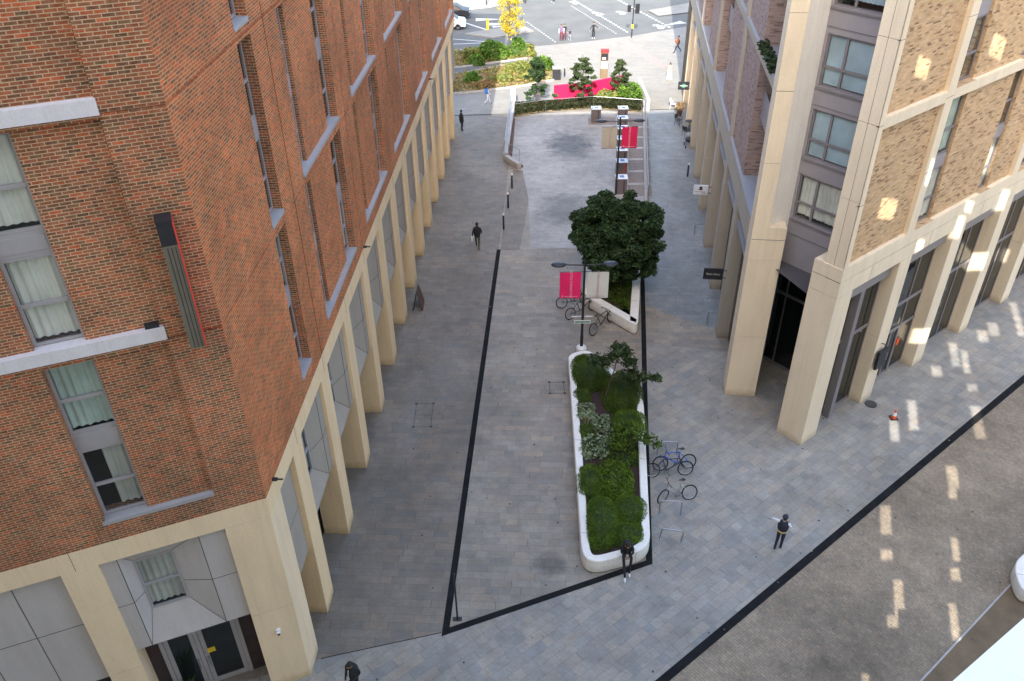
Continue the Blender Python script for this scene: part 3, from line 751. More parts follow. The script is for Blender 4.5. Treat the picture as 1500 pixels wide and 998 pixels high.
# window wall
class FWc:
    def __call__(s, t, d, z): return DN(SW - d, t, z)
FW = FWc()
rects = []
wl = [(8.95, 10.85), (11.6, 13.55), (14.42, 16.35), (17.3, 19.25), (20.1, 22.1)]
for z0, z1 in wl: rects.append((1.55, 3.72, z0, z1, .5, 1))
mb = MB(); facade(mb, FW, .8, N1, 6.85, TOP, rects, mi=0); mb.build('lavender_wall', [M['lavender'], M['dark']], sb)
for i, (z0, z1) in enumerate(wl):
    window_unit(sb, FW, 1.55, 3.72, z0, z1, .06, 'frameR', .38, cols=2, colsplit=.63, curtain='blind' if i else 'curtain', cmode='blind' if i in (1, 2) else 'full')
    c = MB(); c.fbox(FW, .9, 3.80, 0, .07, z0 - .09, z0 - .02); c.fbox(FW, .9, 3.8, 0, .03, z0 - .72, z0 - .70); c.build('sill', M['frameR'], sb)
# entrance glazing deep under the corner
b = MB()
G4 = 4.0
for n_ in (.62, 1.9, 3.2, 4.45, 5.05): b.hexa([DN(G4 - .04, n_, 0), DN(G4 + .04, n_, 0), DN(G4 + .04, n_ + .07, 0), DN(G4 - .04, n_ + .07, 0), DN(G4 - .04, n_, 6.8), DN(G4 + .04, n_, 6.8), DN(G4 + .04, n_ + .07, 6.8), DN(G4 - .04, n_ + .07, 6.8)])
for z in (0.0, 3.9): b.hexa([DN(G4 - .05, .6, z), DN(G4 + .05, .6, z), DN(G4 + .05, 5.12, z), DN(G4 - .05, 5.12, z), DN(G4 - .05, .6, z + .15), DN(G4 + .05, .6, z + .15), DN(G4 + .05, 5.12, z + .15), DN(G4 - .05, 5.12, z + .15)])
en = b.build('entrance_glazing', M['frameR'], sb)
g = MB(); g.face([DN(G4, .6, 0), DN(G4, 5.12, 0), DN(G4, 5.12, 6.85), DN(G4, .6, 6.85)]); g.build('glazing', M['glassD'], en)
b = MB(); b.face([DN(.3, 1.0, 6.86), DN(5, 1.0, 6.86), DN(5, 5.6, 6.86), DN(1.3, 4.2, 6.86)]); b.face([DN(5.2, .6, 0), DN(5.2, 5.6, 0), DN(5.2, 5.6, 6.8), DN(5.2, .6, 6.8)])
b.face([DN(G4, 5.12, 0), Lp(1.3, .8, 0), Lp(1.3, .8, 7.3), DN(G4, 5.12, 7.3)])
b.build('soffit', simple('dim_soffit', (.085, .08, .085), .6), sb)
b = MB(); b.hexa([DN(.9, 1.26, 0), DN(.98, 1.26, 0), DN(.98, 4.1, 0), DN(.9, 4.1, 0)] + [DN(.9, 1.26, .001), DN(.98, 1.26, .001), DN(.98, 4.1, .001), DN(.9, 4.1, .001)]); 
b = MB(); b.hexa([DN(3.9, 3.0, 1.9), DN(3.94, 3.0, 1.9), DN(3.94, 3.35, 1.9), DN(3.9, 3.35, 1.9), DN(3.9, 3.0, 2.5), DN(3.94, 3.0, 2.5), DN(3.94, 3.35, 2.5), DN(3.9, 3.35, 2.5)]); b.build('notice_panel', M['whitepaint'], sb)
# --- street side
CL = 44.0
cp = [4.65, 9.45, 14.25, 19.35, 24.4, 29.5, 34.5, 39.4]
for s_ in cp:
    b = MB(); b.fbox(FC, s_, s_ + .85, -.57, 0, 0, 3.6); b.fbox(FC, s_, s_ + .85, -.57, 0, 3.615, 7.5); b.build('pillar', M['stone_shaded' if s_ < 34 else 'stone'], sb)
b = MB(); b.fbox(FC, .9, CL, -.57, 0, 7.5, 8.2); b.fbox(FC, .9, CL, -.57, -.02, 8.2, 8.23, 1); b.fbox(FC, .9, CL, -.57, 0, 8.23, 8.78); b.build('concrete_band', [M['stone_shaded'], M['seam']], sb)
rects = [(.8, CL, 8.8, 14.2, .12, 1), (.8, CL, 14.6, 20.2, .12, 1), (.8, CL, 20.6, TOP, .12, 1)]
op = [(.8, 5.05), (15.7, 20.1), (26.0, 30.3), (36.2, 40.4)]
for z0, z1 in ((8.8, 14.2), (14.6, 20.2), (20.6, TOP)):
    for a0, a1 in op: rects.append((a0, a1, z0, z1, .95, 2, 3))
for p in (9.7, 20.4, 31.0, 41.0): rects.append((p, p + .6, 8.8, TOP, 0, 0))
mb = MB(); facade(mb, FC, .8, CL, 8.78, TOP, rects, mi=0); mb.build('wall', [M['stone_shaded'], M['brick_pink'], M['dark'], M['brick_pink']], sb)
for z0 in (8.8, 14.6):
    for a0, a1 in op[:3]:
        c = MB(); c.fbox(FC, a0 + .02, a1 - .02, -.94, -.90, z0 + 2.3, z0 + 3.0); c.fbox(FC, a0 + .02, a1 - .02, -.50, -.46, z0 + 2.9, z0 + 3.95); c.fbox(FC, a0 + .02, a1 - .02, -.92, -.44, z0 + 2.78, z0 + 2.9)
        c.build('balcony', M['lavender'], sb)
        window_unit(sb, FC, a0 + .3, (a0 + a1) / 2, z0 + .05, z0 + 2.3, .80, 'frameR', .4, cmode='sides')
        window_unit(sb, FC, (a0 + a1) / 2, a1 - .3, z0 + .05, z0 + 2.3, .80, 'frameR', .4, cmode='none')
    c = MB()
    for a0, a1 in op: c.fbox(FC, a0 + .0, a1 - .01, -.88, .03, z0 - .02, z0 + .03)
    for a0, a1 in ((5.06, 9.68), (10.32, 15.68), (21.02, 25.98), (31.62, 36.18)): c.fbox(FC, a0, a1, -.11, .03, z0 - .02, z0 + .03)
    c.build('ledge_flashing', M['metal_skytint'], sb)
b = MB()
for i, s_ in enumerate([.9] + cp[:-1]):
    a0 = s_ + (.85 if i else 0); a1 = cp[i]
    b.fbox(FC, a0, a1, -.5, -.12, 6.5, 6.75)  # box added to stand in for the bluish reflection in the glazing
b.build('reflection_strip', M['metal_skytint'], sb)
b = MB(); b.fbox(FC, .9, CL, -.62, -.575, 0, 7.5); b.build('glazing', M['glassD'], sb)
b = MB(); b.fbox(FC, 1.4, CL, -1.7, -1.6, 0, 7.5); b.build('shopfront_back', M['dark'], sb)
b = MB(); b.face([FC(0, -.1, TOP), FC(CL, -.1, TOP), FC(CL, -30, TOP), FD(DL, -.1, TOP), FD(0, -.1, TOP)]); b.face([FC(CL, 0, 0), FC(CL, -20, 0), FC(CL, -20, TOP), FC(CL, 0, TOP)]); b.build('roof', M['ground'], sb)
# plant on the balcony ledge
b = MB(); b.fbox(FC, 1.4, 5.0, -.30, -.06, 14.635, 14.72, 1)
b.leaves([FC(random.uniform(1.3, 5.2), random.uniform(-.3, .1), 14.66 + random.random() ** 2 * .3) for _ in range(420)], .13, 0)
tag(b.build('balcony_plant', [M['core'], M['black']], None, FC(3.3, -.2, 14.64)), 'dark trailing plants in a trough on the stone building balcony ledge', 'plant')

# ================================================================== SHADE WALL (unseen, added behind the camera; shades the street, holes pass sun patches)
FV = Frame((-60, -5), 90, side=-1)
TE = math.tan(R_(SUNEL))
def on_v(x, y, z):
    t = (y + 5) / sdir.y
    return x - sdir.x * t, z + t * TE
beams = [(16.86,28.16,0,0.60,1.54), (18.09,29.21,0,0.61,2.19), (21.96,33.74,0,0.61,2.06), (22.25,33.16,0,0.53,2.01), (20.53,32.43,0,0.72,1.08), (21.66,31.12,0,0.70,0.72), (18.17,25.25,0,0.68,1.51), (17.72,24.21,0,0.55,0.53), (14.55,22.97,0,0.64,1.64), (13.95,21.23,0,0.66,0.72), (13.71,19.44,0,0.54,1.43), (13.06,18.29,0,0.61,0.73), (16.62,21.44,0,0.46,1.32), (16.10,20.26,0,0.55,0.81), (15.18,18.26,0,0.47,1.67), (20.79,28.67,0,0.67,2.32), (24.92,35.89,0,0.77,1.36), (24.08,35.29,0,0.76,1.21), (11.35,16.13,0,0.44,0.54), (26.61,36.80,0,0.57,3.21)]
wbeams = [(14.31,28.84,10.56,.95,1.3), (19.88,32.99,8.52,0.6,0.9), (14.12,28.69,15.95,0.7,1.1), (18.39,32.05,15.62,.9,1.2), (20.63,33.81,10.35,0.6,1.8), (19.59,32.76,7.65,0.6,1.6), (22.67,35.18,7.74,.7,1.5), (19.55,32.73,1.87,.9,1.3), (22.60,35.13,4.54,1.0,1.5), (25.38,37.31,3.64,1.1,1.2), (16.3, 30.18, 11.4, .5, 1.6), (17.0, 30.7, 7.9, .5, 1.0), (21.6, 34.3, 14.4, .5, 2.2), (14.0, 28.4, 19.5, .8, 1.2)]
rects = []
def vr(cx, cz, w, h): rects.append((cx - w / 2 + 60, cx + w / 2 + 60, cz - h / 2, cz + h / 2, None, 0))
for x, y, z, w_, l_ in beams:
    # holes for reflected-sun patches lean, so each is cut as five stacked slots
    cx, cz = on_v(x, y, z); hh = max(.42, l_ * TE * 1.08)
    for q_ in range(5):
        f_ = (q_ + .5) / 5 - .5; vr(cx + .21 * f_ * hh / TE, cz + f_ * hh, w_ * .80, hh / 5 + .002)
for x, y, z, w_, l_ in wbeams:
    cx, cz = on_v(x, y, z); vr(cx, cz, w_, l_ * .8)
for k in range(16):
    xl = .50 + .08 * k; ye = 1.14 + (xl - 1.017) * .672 - .01
    cx, z1 = on_v(xl + .04, ye, 23.2); _, z0 = on_v(xl, ye - 1.1, 23.2); vr(cx, (z0 + z1) / 2, .0805, z1 - z0)
HV = 72.7 / sdir.y * TE
mb = MB(); facade(mb, FV, 0, 125, 0, HV, rects, mi=0)
vb = mb.build('shade_wall', M['stone'], None, (-60, -5, 0)); tag(vb, 'unseen wall added behind the viewer to shade the street and shape sun patches', 'building')

# ================================================================== GROUND
def sheet(name, poly, z, mat, kind='structure', label=None, cat=None):
    b = MB(); b.face([(p[0], p[1], z) for p in poly]); 
    o = b.build(name, mat); o['kind'] = kind
    if label: o['label'] = label
    return o
sheet('ground', [(-400, -400), (400, -400), (400, 600), (-400, 600)], -0.03, M['ground'])
A0 = FA(1.0, -2, 0)[:2]
def line(p, q, t): return (p[0] + (q[0] - p[0]) * t, p[1] + (q[1] - p[1]) * t)
Lc, Rc, Lt = (-2.46, 18.0), (5.0, 20.88), (-0.74, 44.96)
Lc = (-2.45, 17.99)
Rt = (9.10, 50.7)
# paving fields, each about 4 mm above the one below
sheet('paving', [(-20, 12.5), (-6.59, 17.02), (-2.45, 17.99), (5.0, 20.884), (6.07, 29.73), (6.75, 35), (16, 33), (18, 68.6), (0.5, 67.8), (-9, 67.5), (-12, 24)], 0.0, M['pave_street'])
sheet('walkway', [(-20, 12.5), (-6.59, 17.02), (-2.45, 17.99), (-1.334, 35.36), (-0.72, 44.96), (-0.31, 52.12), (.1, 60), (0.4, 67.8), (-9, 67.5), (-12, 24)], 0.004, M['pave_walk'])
D0 = Vector((4.73, 16.0)); D1 = Vector((24.41, 31.57)); dd_ = (D1 - D0).normalized(); dn_ = Vector((dd_.y, -dd_.x))
DA = D0 - dd_ * 30; DB = D1 + dd_ * 30
sheet('paving_diagonal', [(-20, 12.45), (-6.59, 17.02), (-2.45, 17.99), (5.0, 20.884), (6.07, 29.73), (6.75, 35), (16, 33), (45, 55), tuple(DB), tuple(DA)], 0.008, M['pave_diag'])
E1 = Vector((13.07, 15.86)); E2 = Vector((17.67, 19.49)); ed = (E2 - E1).normalized()
EA = E1 - ed * 40; EB = E2 + ed * 60
sheet('setts', [tuple(DA), tuple(DB), tuple(EB), tuple(EA)], 0.004, M['setts'])
sheet('brown_path', [tuple(EA), tuple(EB), (80, 40), (40, -40), (-40, -40)], 0.0, M['brownpath'])
b = MB(); b.prism([tuple(E1 - ed * 40), tuple(E1 - ed * 40 + dn_ * .06), tuple(E2 + ed * 60 + dn_ * .06), tuple(E2 + ed * 60)], 0, .03); b.build('kerb_edge', M['kerbstone'])['kind'] = 'structure'
def strip(name, pts, w, z, mat):
    b = MB()
    n = len(pts); P = [Vector(p) for p in pts]
    offs = []
    for i in range(n):
        d1 = (P[i] - P[i - 1]).normalized() if i else (P[1] - P[0]).normalized()
        d2 = (P[i + 1] - P[i]).normalized() if i < n - 1 else d1
        n1 = Vector((-d1.y, d1.x)); n2 = Vector((-d2.y, d2.x)); m_ = (n1 + n2); m_ = m_ / max(.3, m_.length) ; k = 1 / max(.35, m_.dot(n1)); offs.append(m_ * w / 2 * k)
    for i in range(n - 1):
        a, c = P[i], P[i + 1]
        b.face([(*(a - offs[i]), z), (*(c - offs[i + 1]), z), (*(c + offs[i + 1]), z), (*(a + offs[i]), z)])
    o = b.build(name, mat); o['kind'] = 'structure'; return o
strip('drain_channel', [(-0.72, 44.96), (-1.334, 35.36), (-2.45, 17.99), (5.0, 20.884), (6.07, 29.73), (7.41, 40.46), (7.66, 42.73), (9.15, 51.0)], .24, .014, M['strip'])
strip('drain_channel', [tuple(DA), tuple(D0), tuple(D1), tuple(DB)], .30, .0165, M['strip'])
strip('paving_joint', [(-6.59, 17.02), (-2.6, 17.96)], .03, .0125, M['strip'])
sheet('walkway', [(7.2, 38.5), (15, 33.0), (18, 68.6), (11.0, 68.2), (9.1, 50.8), (7.66, 42.7)], 0.0108, M['pave_skytint'])
# manhole frames in the paving
def cover(x0, x1, y0, y1, bars=()):
    b = MB(); z = .0125; t = .022
    for (a, c, e, f) in ((x0, x1, y0, y0 + t), (x0, x1, y1 - t, y1), (x0, x0 + t, y0, y1), (x1 - t, x1, y0, y1)) + tuple((x0, x1, yb, yb + t) for yb in bars):
        b.face([(a, e, z), (c, e, z), (c, f, z), (a, f, z)]); z += .0006
    for cx in (x0, x1):
        for cy in (y0, y1): b.face([(cx - .06, cy - .06, .0155), (cx + .06, cy - .06, .0155), (cx + .06, cy + .06, .0155), (cx - .06, cy + .06, .0155)])
    o = b.build('manhole_cover', M['seam']); return o
tag(cover(-4.5, -3.7, 28.75, 30.4, (29.55,)), 'double slab-filled manhole cover set in the dark walkway', 'manhole cover', 'manhole covers')
tag(cover(1.75, 2.45, 31.0, 31.85), 'single square manhole cover beside the long white planter', 'manhole cover', 'manhole covers')
b = MB()
for _ in range(260):
    x, y = random.uniform(-5, 20), random.uniform(16, 60)
    r_ = random.uniform(.02, .05); b.face([(x + r_ * math.cos(a), y + r_ * math.sin(a), .0185) for a in (0, 1.2, 2.4, 3.8, 5.1)], random.choice((0, 0, 1)))
o = b.build('ground_specks', [M['seam'], M['drysoil']]); o['kind'] = 'stuff'; o['label'] = 'gum spots and dry leaf bits scattered over the paving'
# round drain cover
b = MB(); b.tube((16.47, 29.85, .008), (16.47, 29.85, .03), .27, n=24); b.tube((16.47, 29.85, .03), (16.47, 29.85, .034), .22, n=20, mi=1)
tag(b.build('drain_cover', [M['black'], M['seam']], None, (16.47, 29.85, 0)), 'round black drain cover beside the second pillar of the stone building', 'drain cover')
# damp / worn patches: darker slabs
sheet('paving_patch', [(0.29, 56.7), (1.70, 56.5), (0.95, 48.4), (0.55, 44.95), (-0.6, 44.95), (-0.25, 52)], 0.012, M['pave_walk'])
# terrace
sheet('terrace', [(0.45, 56.6), (0.95, 56.55), (1.25, 52), (1.2, 44.95), (8.1, 44.95), (9.05, 51), (11.15, 67.6), (7.1, 68.6), (3.1, 68.0), (0.5, 67.1), (-.05, 59)], 0.016, M['pave_terrace'])
def stain(name, cx, cy, rx, ry, z, col, amt):
    m, nt, bs = new_mat(name + '_surface'); bs.inputs['Base Color'].default_value = (*col, 1); bs.inputs['Roughness'].default_value = .5
    uv = N(nt, 'ShaderNodeUVMap').outputs[0]; sub = N(nt, 'ShaderNodeVectorMath', operation='LENGTH'); L(nt, uv, sub.inputs[0])
    f = math_(nt, 'SUBTRACT', 1.0, sub.outputs['Value']); f = math_(nt, 'MULTIPLY', math_(nt, 'MULTIPLY_ADD', noise(nt, geo_pos(nt), 1.4, 5, .65), 1.6, math_(nt, 'SUBTRACT', f, .85)), amt)
    f = math_(nt, 'MINIMUM', math_(nt, 'MAXIMUM', f, 0.0), amt * .55)
    tr = N(nt, 'ShaderNodeBsdfTransparent'); mx = N(nt, 'ShaderNodeMixShader'); L(nt, f, mx.inputs[0]); L(nt, tr.outputs[0], mx.inputs[1]); L(nt, bs.outputs[0], mx.inputs[2]); L(nt, mx.outputs[0], nt.nodes['Material Output'].inputs[0])
    b = MB(); b.face([(cx - rx, cy - ry, z), (cx + rx, cy - ry, z), (cx + rx, cy + ry, z), (cx - rx, cy + ry, z)], uv=[(-1, -1), (1, -1), (1, 1), (-1, 1)]); b.build(name, m)['kind'] = 'structure'
stain('damp_stain', 4.6, 61.2, 2.2, 3.4, .0235, (.06, .07, .08), .8)
stain('damp_stain', 3.6, 50.2, 2.0, 3.2, .024, (.08, .08, .09), .5)
stain('damp_stain', -3.2, 33.0, 1.3, 3.2, .0128, (.5, .49, .47), .25)
stain('damp_stain', -4.6, 29.0, .8, 5.0, .0132, (.5, .48, .46), .25)
stain('damp_stain', 1.3, 20.9, .8, .7, .0132, (.05, .05, .05), .6)
# forecourt beyond
sheet('forecourt', [(-30, 67.0), (20, 68.7), (40, 70), (40, 100), (19.2, 93.4), (13.0, 90.2), (7.5, 88.2), (2.0, 86.8), (-4.3, 86.5), (-30, 86.0)], 0.022, M['pave_light'])
sheet('road', [(-60, 85), (-4.3, 86.4), (2, 86.7), (7.5, 88.1), (13, 90.1), (19.2, 93.3), (45, 103), (45, 150), (-60, 150)], 0.008, M['asphalt'])
def kerb(pts, h=.11, w=.15, name='kerb'):
    b = MB()
    for i in range(len(pts) - 1):
        a, c = Vector(pts[i]), Vector(pts[i + 1]); d = (c - a).normalized(); n_ = Vector((-d.y, d.x)) * w
        b.prism([tuple(a), tuple(c), tuple(c + n_), tuple(a + n_)], 0.0, h)
    o = b.build(name, M['kerbstone']); o['kind'] = 'structure'; return o
sheet('far_pavement', [(-60, 98), (-4.9, 102), (-1.95, 103), (0, 104.8), (4, 108), (6, 150), (-60, 150)], 0.12, M['pave_light'])
kerb([(-60, 97.85), (-4.9, 101.85), (-1.95, 102.85), (0, 104.65), (4, 107.8)], .125)
sheet('far_pavement', [(16.1, 100.1), (16.9, 97.6), (20.2, 98.9), (40, 106), (40, 120), (21, 103)], .10, M['pave_light'])
sheet('red_paving', [(11.23, 89.15), (12.21, 89.45), (15.1, 80.2), (14.6, 79.3), (13.88, 80.6)], .026, M['redpave'])
sheet('red_paving', [(5.9, 86.9), (7.6, 87.9), (11.2, 89.1), (11.3, 88.2), (7.8, 86.9), (6.0, 86.0)], .027, M['redpave'])
sheet('red_paving', [(0.8, 106.2), (6.0, 108.5), (6, 110), (0.6, 109)], .126, M['redpave'])
# traffic island
b = MB(); b.prism([(-4.5, 91.8), (-1.4, 90.1), (2.8, 92.4), (1.9, 94.3), (-.06, 94.1), (-2.4, 93.0)], 0, .12); b.build('traffic_island', M['pave_light'])['kind'] = 'structure'
def dashes(p, q, n, w, frac=.5, name='road_marking'):
    b = MB(); p, q = Vector(p), Vector(q); d = (q - p) / n; u_ = d.normalized(); m_ = Vector((-u_.y, u_.x)) * w / 2
    for i in range(n):
        a = p + d * i; c = a + d * frac
        b.face([(*(a - m_), .013), (*(c - m_), .013), (*(c + m_), .013), (*(a + m_), .013)])
    b.build(name, M['roadpaint'])['kind'] = 'structure'
dashes((2.2, 96.3), (5.05, 88.1), 14, .16, .4); dashes((7.53, 103.1), (11.60, 90.9), 24, .14, .4); dashes((7.6, 107), (12.85, 91.3), 24, .26, .5); dashes((12.3, 108.5), (17.6, 92.9), 22, .26, .5)
dashes((-5.2, 97.0), (-2.2, 93.4), 1, .28, 1.0); dashes((-9, 87.9), (-2.0, 88.6), 1, .16, .92); dashes((-7, 90.6), (-1.2, 88.6), 1, .16, .92)
def tri(c, l, w, ang):
    b = MB(); c = Vector(c); u_ = Vector((math.cos(ang), math.sin(ang))); m_ = Vector((-u_.y, u_.x)) * w / 2
    b.face([(*(c - m_), .0131), (*(c + u_ * l), .0131), (*(c + m_), .0131)]); b.build('road_marking', M['roadpaint'])['kind'] = 'structure'
tri((-3.5, 97.6), 3.2, 1.2, 0.0); tri((-2.3, 95.6), 2.8, 1.2, 0.05); tri((-1.6, 94.6), 1.6, .8, .1); tri((19.3, 95.3), -2.4, 1.2, .5); tri((20.5, 93.8), -2.0, .9, .5)
def bike_mark(cx, cy, s_=1.0, ang=-1.25):
    b = MB(); z = .014
    def T(x, y): return (cx + s_ * (x * math.cos(ang) - y * math.sin(ang)), cy + s_ * (x * math.sin(ang) + y * math.cos(ang)))
    for ox in (-.55, .55):
        for k in range(12):
            a0, a1 = 6.283 * k / 12, 6.283 * (k + 1) / 12
            p = [T(ox + .38 * math.cos(a0), .38 * math.sin(a0) * 1.0), T(ox + .38 * math.cos(a1), .38 * math.sin(a1)), T(ox + .26 * math.cos(a1), .26 * math.sin(a1)), T(ox + .26 * math.cos(a0), .26 * math.sin(a0))]
            b.face([(*q, z) for q in p])
    for (x0, y0, x1, y1) in ((-.55, 0, -.2, .55), (-.2, .55, .4, .55), (.4, .55, .55, 0), (-.55, 0, .05, -.02), (.05, 0, .4, .5), (.35, .55, .42, .75)):
        a, c = Vector(T(x0, y0)), Vector(T(x1, y1)); d = (c - a).normalized(); m_ = Vector((-d.y, d.x)) * .06
        b.face([(*(a - m_), z + .0015), (*(c - m_), z + .0015), (*(c + m_), z + .0015), (*(a + m_), z + .0015)])
    b.build('cycle_symbol', M['roadpaint'])['kind'] = 'structure'
bike_mark(10.2, 99.2, 1.0); bike_mark(16.3, 93.6, 1.0); bike_mark(12.9, 99.6, .9); bike_mark(7.9, 104.5, .9)
# paving inlays by the kiosks
for i in range(7):
    y = 65.7 - 2.12 * i; x = 9.2 - (65.7 - y) * .125
    sheet('paving_inlay', [(x + .42, y - .95), (x + 2.0, y - .95), (x + 2.2, y + .85), (x + .55, y + .85)], .020, M['inlay'])
sheet('paving_inlay', [(6.4, 65.2), (8.6, 65.2), (8.75, 66.8), (6.5, 66.8)], .0205, M['inlay'])

# ================================================================== VEGETATION HELPERS
def dome_pts(c, rx, ry, rz, n, rot=0, power=.7, jit=.06, shell=.25, wob=.10):
    u = rng.normal(size=(n, 3)); u /= np.linalg.norm(u, axis=1)[:, None]; u[:, 2] = np.abs(u[:, 2])
    k = rng.normal(size=(4, 3)) * 2.6
    w = 1 + wob * np.sin(u @ k[0] + 1) + wob * .8 * np.sin(u @ k[1] * 2 + 2)
    p = np.sign(u) * np.abs(u) ** power
    r = (1 - shell * rng.random(n) ** 2) * w
    q = p * r[:, None] * np.array([rx, ry, rz])
    cr, sr = math.cos(rot), math.sin(rot)
    x = q[:, 0] * cr - q[:, 1] * sr; y = q[:, 0] * sr + q[:, 1] * cr
    return np.stack([x, y, q[:, 2]], 1) + np.array(c) + rng.normal(size=(n, 3)) * jit
def shrub(name, c, rx, ry, h, mat, label, cat='shrub', n=None, size=.07, rot=0, group=None, power=.7, core='core', wob=.1, z0=.40, jit=.03):
    b = MB()
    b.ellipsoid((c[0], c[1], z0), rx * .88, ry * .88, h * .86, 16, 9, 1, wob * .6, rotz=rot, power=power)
    n = n or int(900 * (rx * ry + h * (rx + ry)) / (size / .07) ** 1.7)
    b.leaves(dome_pts((c[0], c[1], z0), rx, ry, h, n, rot, power, jit=jit, wob=wob), size, 0)
    o = b.build(name, [M[mat], M[core]], None, (c[0], c[1], z0 - .02))
    return tag(o, label, cat, group)
def limb(b, p, q, r0, r1, mi=0, bend=.08, n=4):
    p, q = Vector(p), Vector(q); pts = [p]
    for i in range(1, n): pts.append(p.lerp(q, i / n) + Vector((random.uniform(-1, 1), random.uniform(-1, 1), random.uniform(-.5, .5))) * bend * (q - p).length)
    pts.append(q)
    for i in range(n): b.tube(pts[i], pts[i + 1], r0 + (r1 - r0) * i / n, r0 + (r1 - r0) * (i + 1) / n, 7, mi, cap=(i == n - 1))
    return pts

# ================================================================== PLANTERS
def round_poly(pts, rad, n=7):
    out = []; m = len(pts)
    for i in range(m):
        p0, p, p1 = Vector(pts[i - 1]), Vector(pts[i]), Vector(pts[(i + 1) % m]); r_ = rad[i] if isinstance(rad, (list, tuple)) else rad
        a = p + (p0 - p).normalized() * r_; c = p + (p1 - p).normalized() * r_
        for k in range(n + 1):
            t = k / n; out.append(tuple(a * (1 - t) ** 2 + p * 2 * t * (1 - t) + c * t * t))
    return out
def inset(poly, d):
    out = []; m = len(poly)
    ar = sum(poly[i][0] * poly[(i + 1) % m][1] - poly[(i + 1) % m][0] * poly[i][1] for i in range(m)); sg_ = 1 if ar > 0 else -1
    for i in range(m):
        a, p, c = Vector(poly[i - 1]), Vector(poly[i]), Vector(poly[(i + 1) % m])
        d1 = (p - a); d2 = (c - p)
        if d1.length < 1e-6: d1 = d2
        if d2.length < 1e-6: d2 = d1
        d1.normalize(); d2.normalize()
        n_ = Vector((-d1.y, d1.x)) + Vector((-d2.y, d2.x)); n_.normalize(); out.append(tuple(p + n_ * d * sg_))
    return out
def planter(name, poly, h, wt, label, soil_h=None, taper=.05, mat='white'):
    soil_h = soil_h if soil_h is not None else h - .12
    t = empty(name, (*Vector(poly[0]), 0), label, 'planter')
    b = MB(); n = len(poly)
    bot = inset(poly, taper * 1.6); low = inset(poly, .0); top = inset(poly, .012); bev = inset(poly, .04); inn = inset(poly, wt - .03); inn2 = inset(poly, wt)
    rings = [(bot, 0.0), (low, .10), (top, h - .03), (bev, h), (inn, h), (inn2, h - .03), (inn2, soil_h - .05)]
    for (A, za), (B, zb) in zip(rings[:-1], rings[1:]):
        for i in range(n):
            j = (i + 1) % n
            b.face([(*A[i], za), (*A[j], za), (*B[j], zb), (*B[i], zb)], smooth=False)
    b.build('planter_wall', M[mat], t)
    s_ = MB(); s_.face([(*p, soil_h) for p in inn2]); so = s_.build('soil', M['soil'], t)
    j_ = MB(); acc = 0.0
    for i in range(n):
        a, c = Vector(low[i]), Vector(low[(i + 1) % n]); L_ = (c - a).length; d = (c - a) / max(L_, 1e-6)
        k = (2.6 - acc)
        while k < L_:
            q = a + d * k; nn = Vector(inn[i]) - Vector(low[i]); nn.normalize(); u_ = d * .006
            o_ = q - nn * .003; e_ = q + nn * (wt - .04)
            j_.face([(*(o_ - u_), .08), (*(o_ + u_), .08), (*(o_ + u_), h - .02), (*(o_ - u_), h - .02)]); j_.face([(*(o_ + nn * .04 - u_), h + .003), (*(o_ + nn * .04 + u_), h + .003), (*(e_ + u_), h + .003), (*(e_ - u_), h + .003)])
            k += 2.6
        acc = (acc + L_) % 2.6
    if j_.f: j_.build('wall_joint', M['seam'], t)
    return t
# long planter: near end rounded, narrowing at its far end
pl1 = round_poly([(2.42, 20.15), (5.02, 20.95), (5.98, 30.0), (3.75, 33.6), (2.72, 33.2)], [1.0, .75, 1.0, .5, .4], 9)
planter('planter', pl1, .70, .32, 'long white concrete planter with rounded corners full of clipped hedges', .50)
pl2 = round_poly([(6.45, 35.45), (7.45, 41.6), (6.3, 44.3), (4.45, 44.0), (3.9, 38.6)], [.62, .4, .5, .4, .5], 8)
planter('planter', pl2, .70, .46, 'triangular white concrete planter under the big round tree', .46)
pl3 = round_poly([(17.55, 18.55), (21.5, 20.0), (24, 23.5), (19.2, 20.95), (18.0, 20.1)], [.9, .6, .6, .6, .5], 8)
planter('planter', pl3, .62, .45, 'rounded white planter wall cut off by the right edge of the photo', .4)
H = 'clipped evergreen mounds in the long planter'
hed = [((3.62, 31.75), .92, 1.35, .62, 'lf_hedgeD', 'large dark clipped mound at the far end of the long planter by the lamp post'),
       ((3.15, 30.05), .42, .50, .42, 'lf_hedgeD', 'small round dark mound just in front of the far clipped mass'),
       ((3.18, 27.60), .42, .42, .42, 'lf_hedge', 'small fresh green mound squeezed between two variegated shrubs'),
       ((5.02, 30.15), .85, 1.45, .72, 'lf_hedgeD', 'tall dark green mound on the right side behind the leaning sapling'),
       ((5.05, 28.05), .72, .85, .64, 'lf_hedge', 'yellowish green mound bulging over the right planter wall'),
       ((4.72, 27.0), .60, .42, .46, 'lf_hedge', 'low bright green mound halfway along the right planter wall'),
       ((3.05, 24.55), .48, 1.02, .55, 'lf_hedge', 'bright smooth green mound against the left planter wall'),
       ((4.12, 24.60), .68, 1.15, .50, 'lf_hedge', 'leafy textured green shrub in the middle of the long planter'),
       ((4.50, 22.95), .62, .78, .56, 'lf_hedge', 'rounded green mound at the right wall opposite the steel racks'),
       ((3.33, 22.35), .66, 1.35, .60, 'lf_hedge', 'biggest near mound filling the left corner behind the rounded planter end'),
       ((4.28, 21.72), .60, .58, .50, 'lf_hedge', 'nearest green mound right behind the seated person')]
for i, (c, rx, ry, h, mt, lb) in enumerate(hed):
    shrub('clipped_shrub', c, rx * 1.08, ry * 1.05, h, mt, lb, size=.030 if i != 7 else .07, rot=-.08, group=H, n=int((10500 if i != 7 else 4200) * (rx * ry + .5 * h * (rx + ry))), wob=.05, power=.78, jit=.008 if i != 7 else .02)
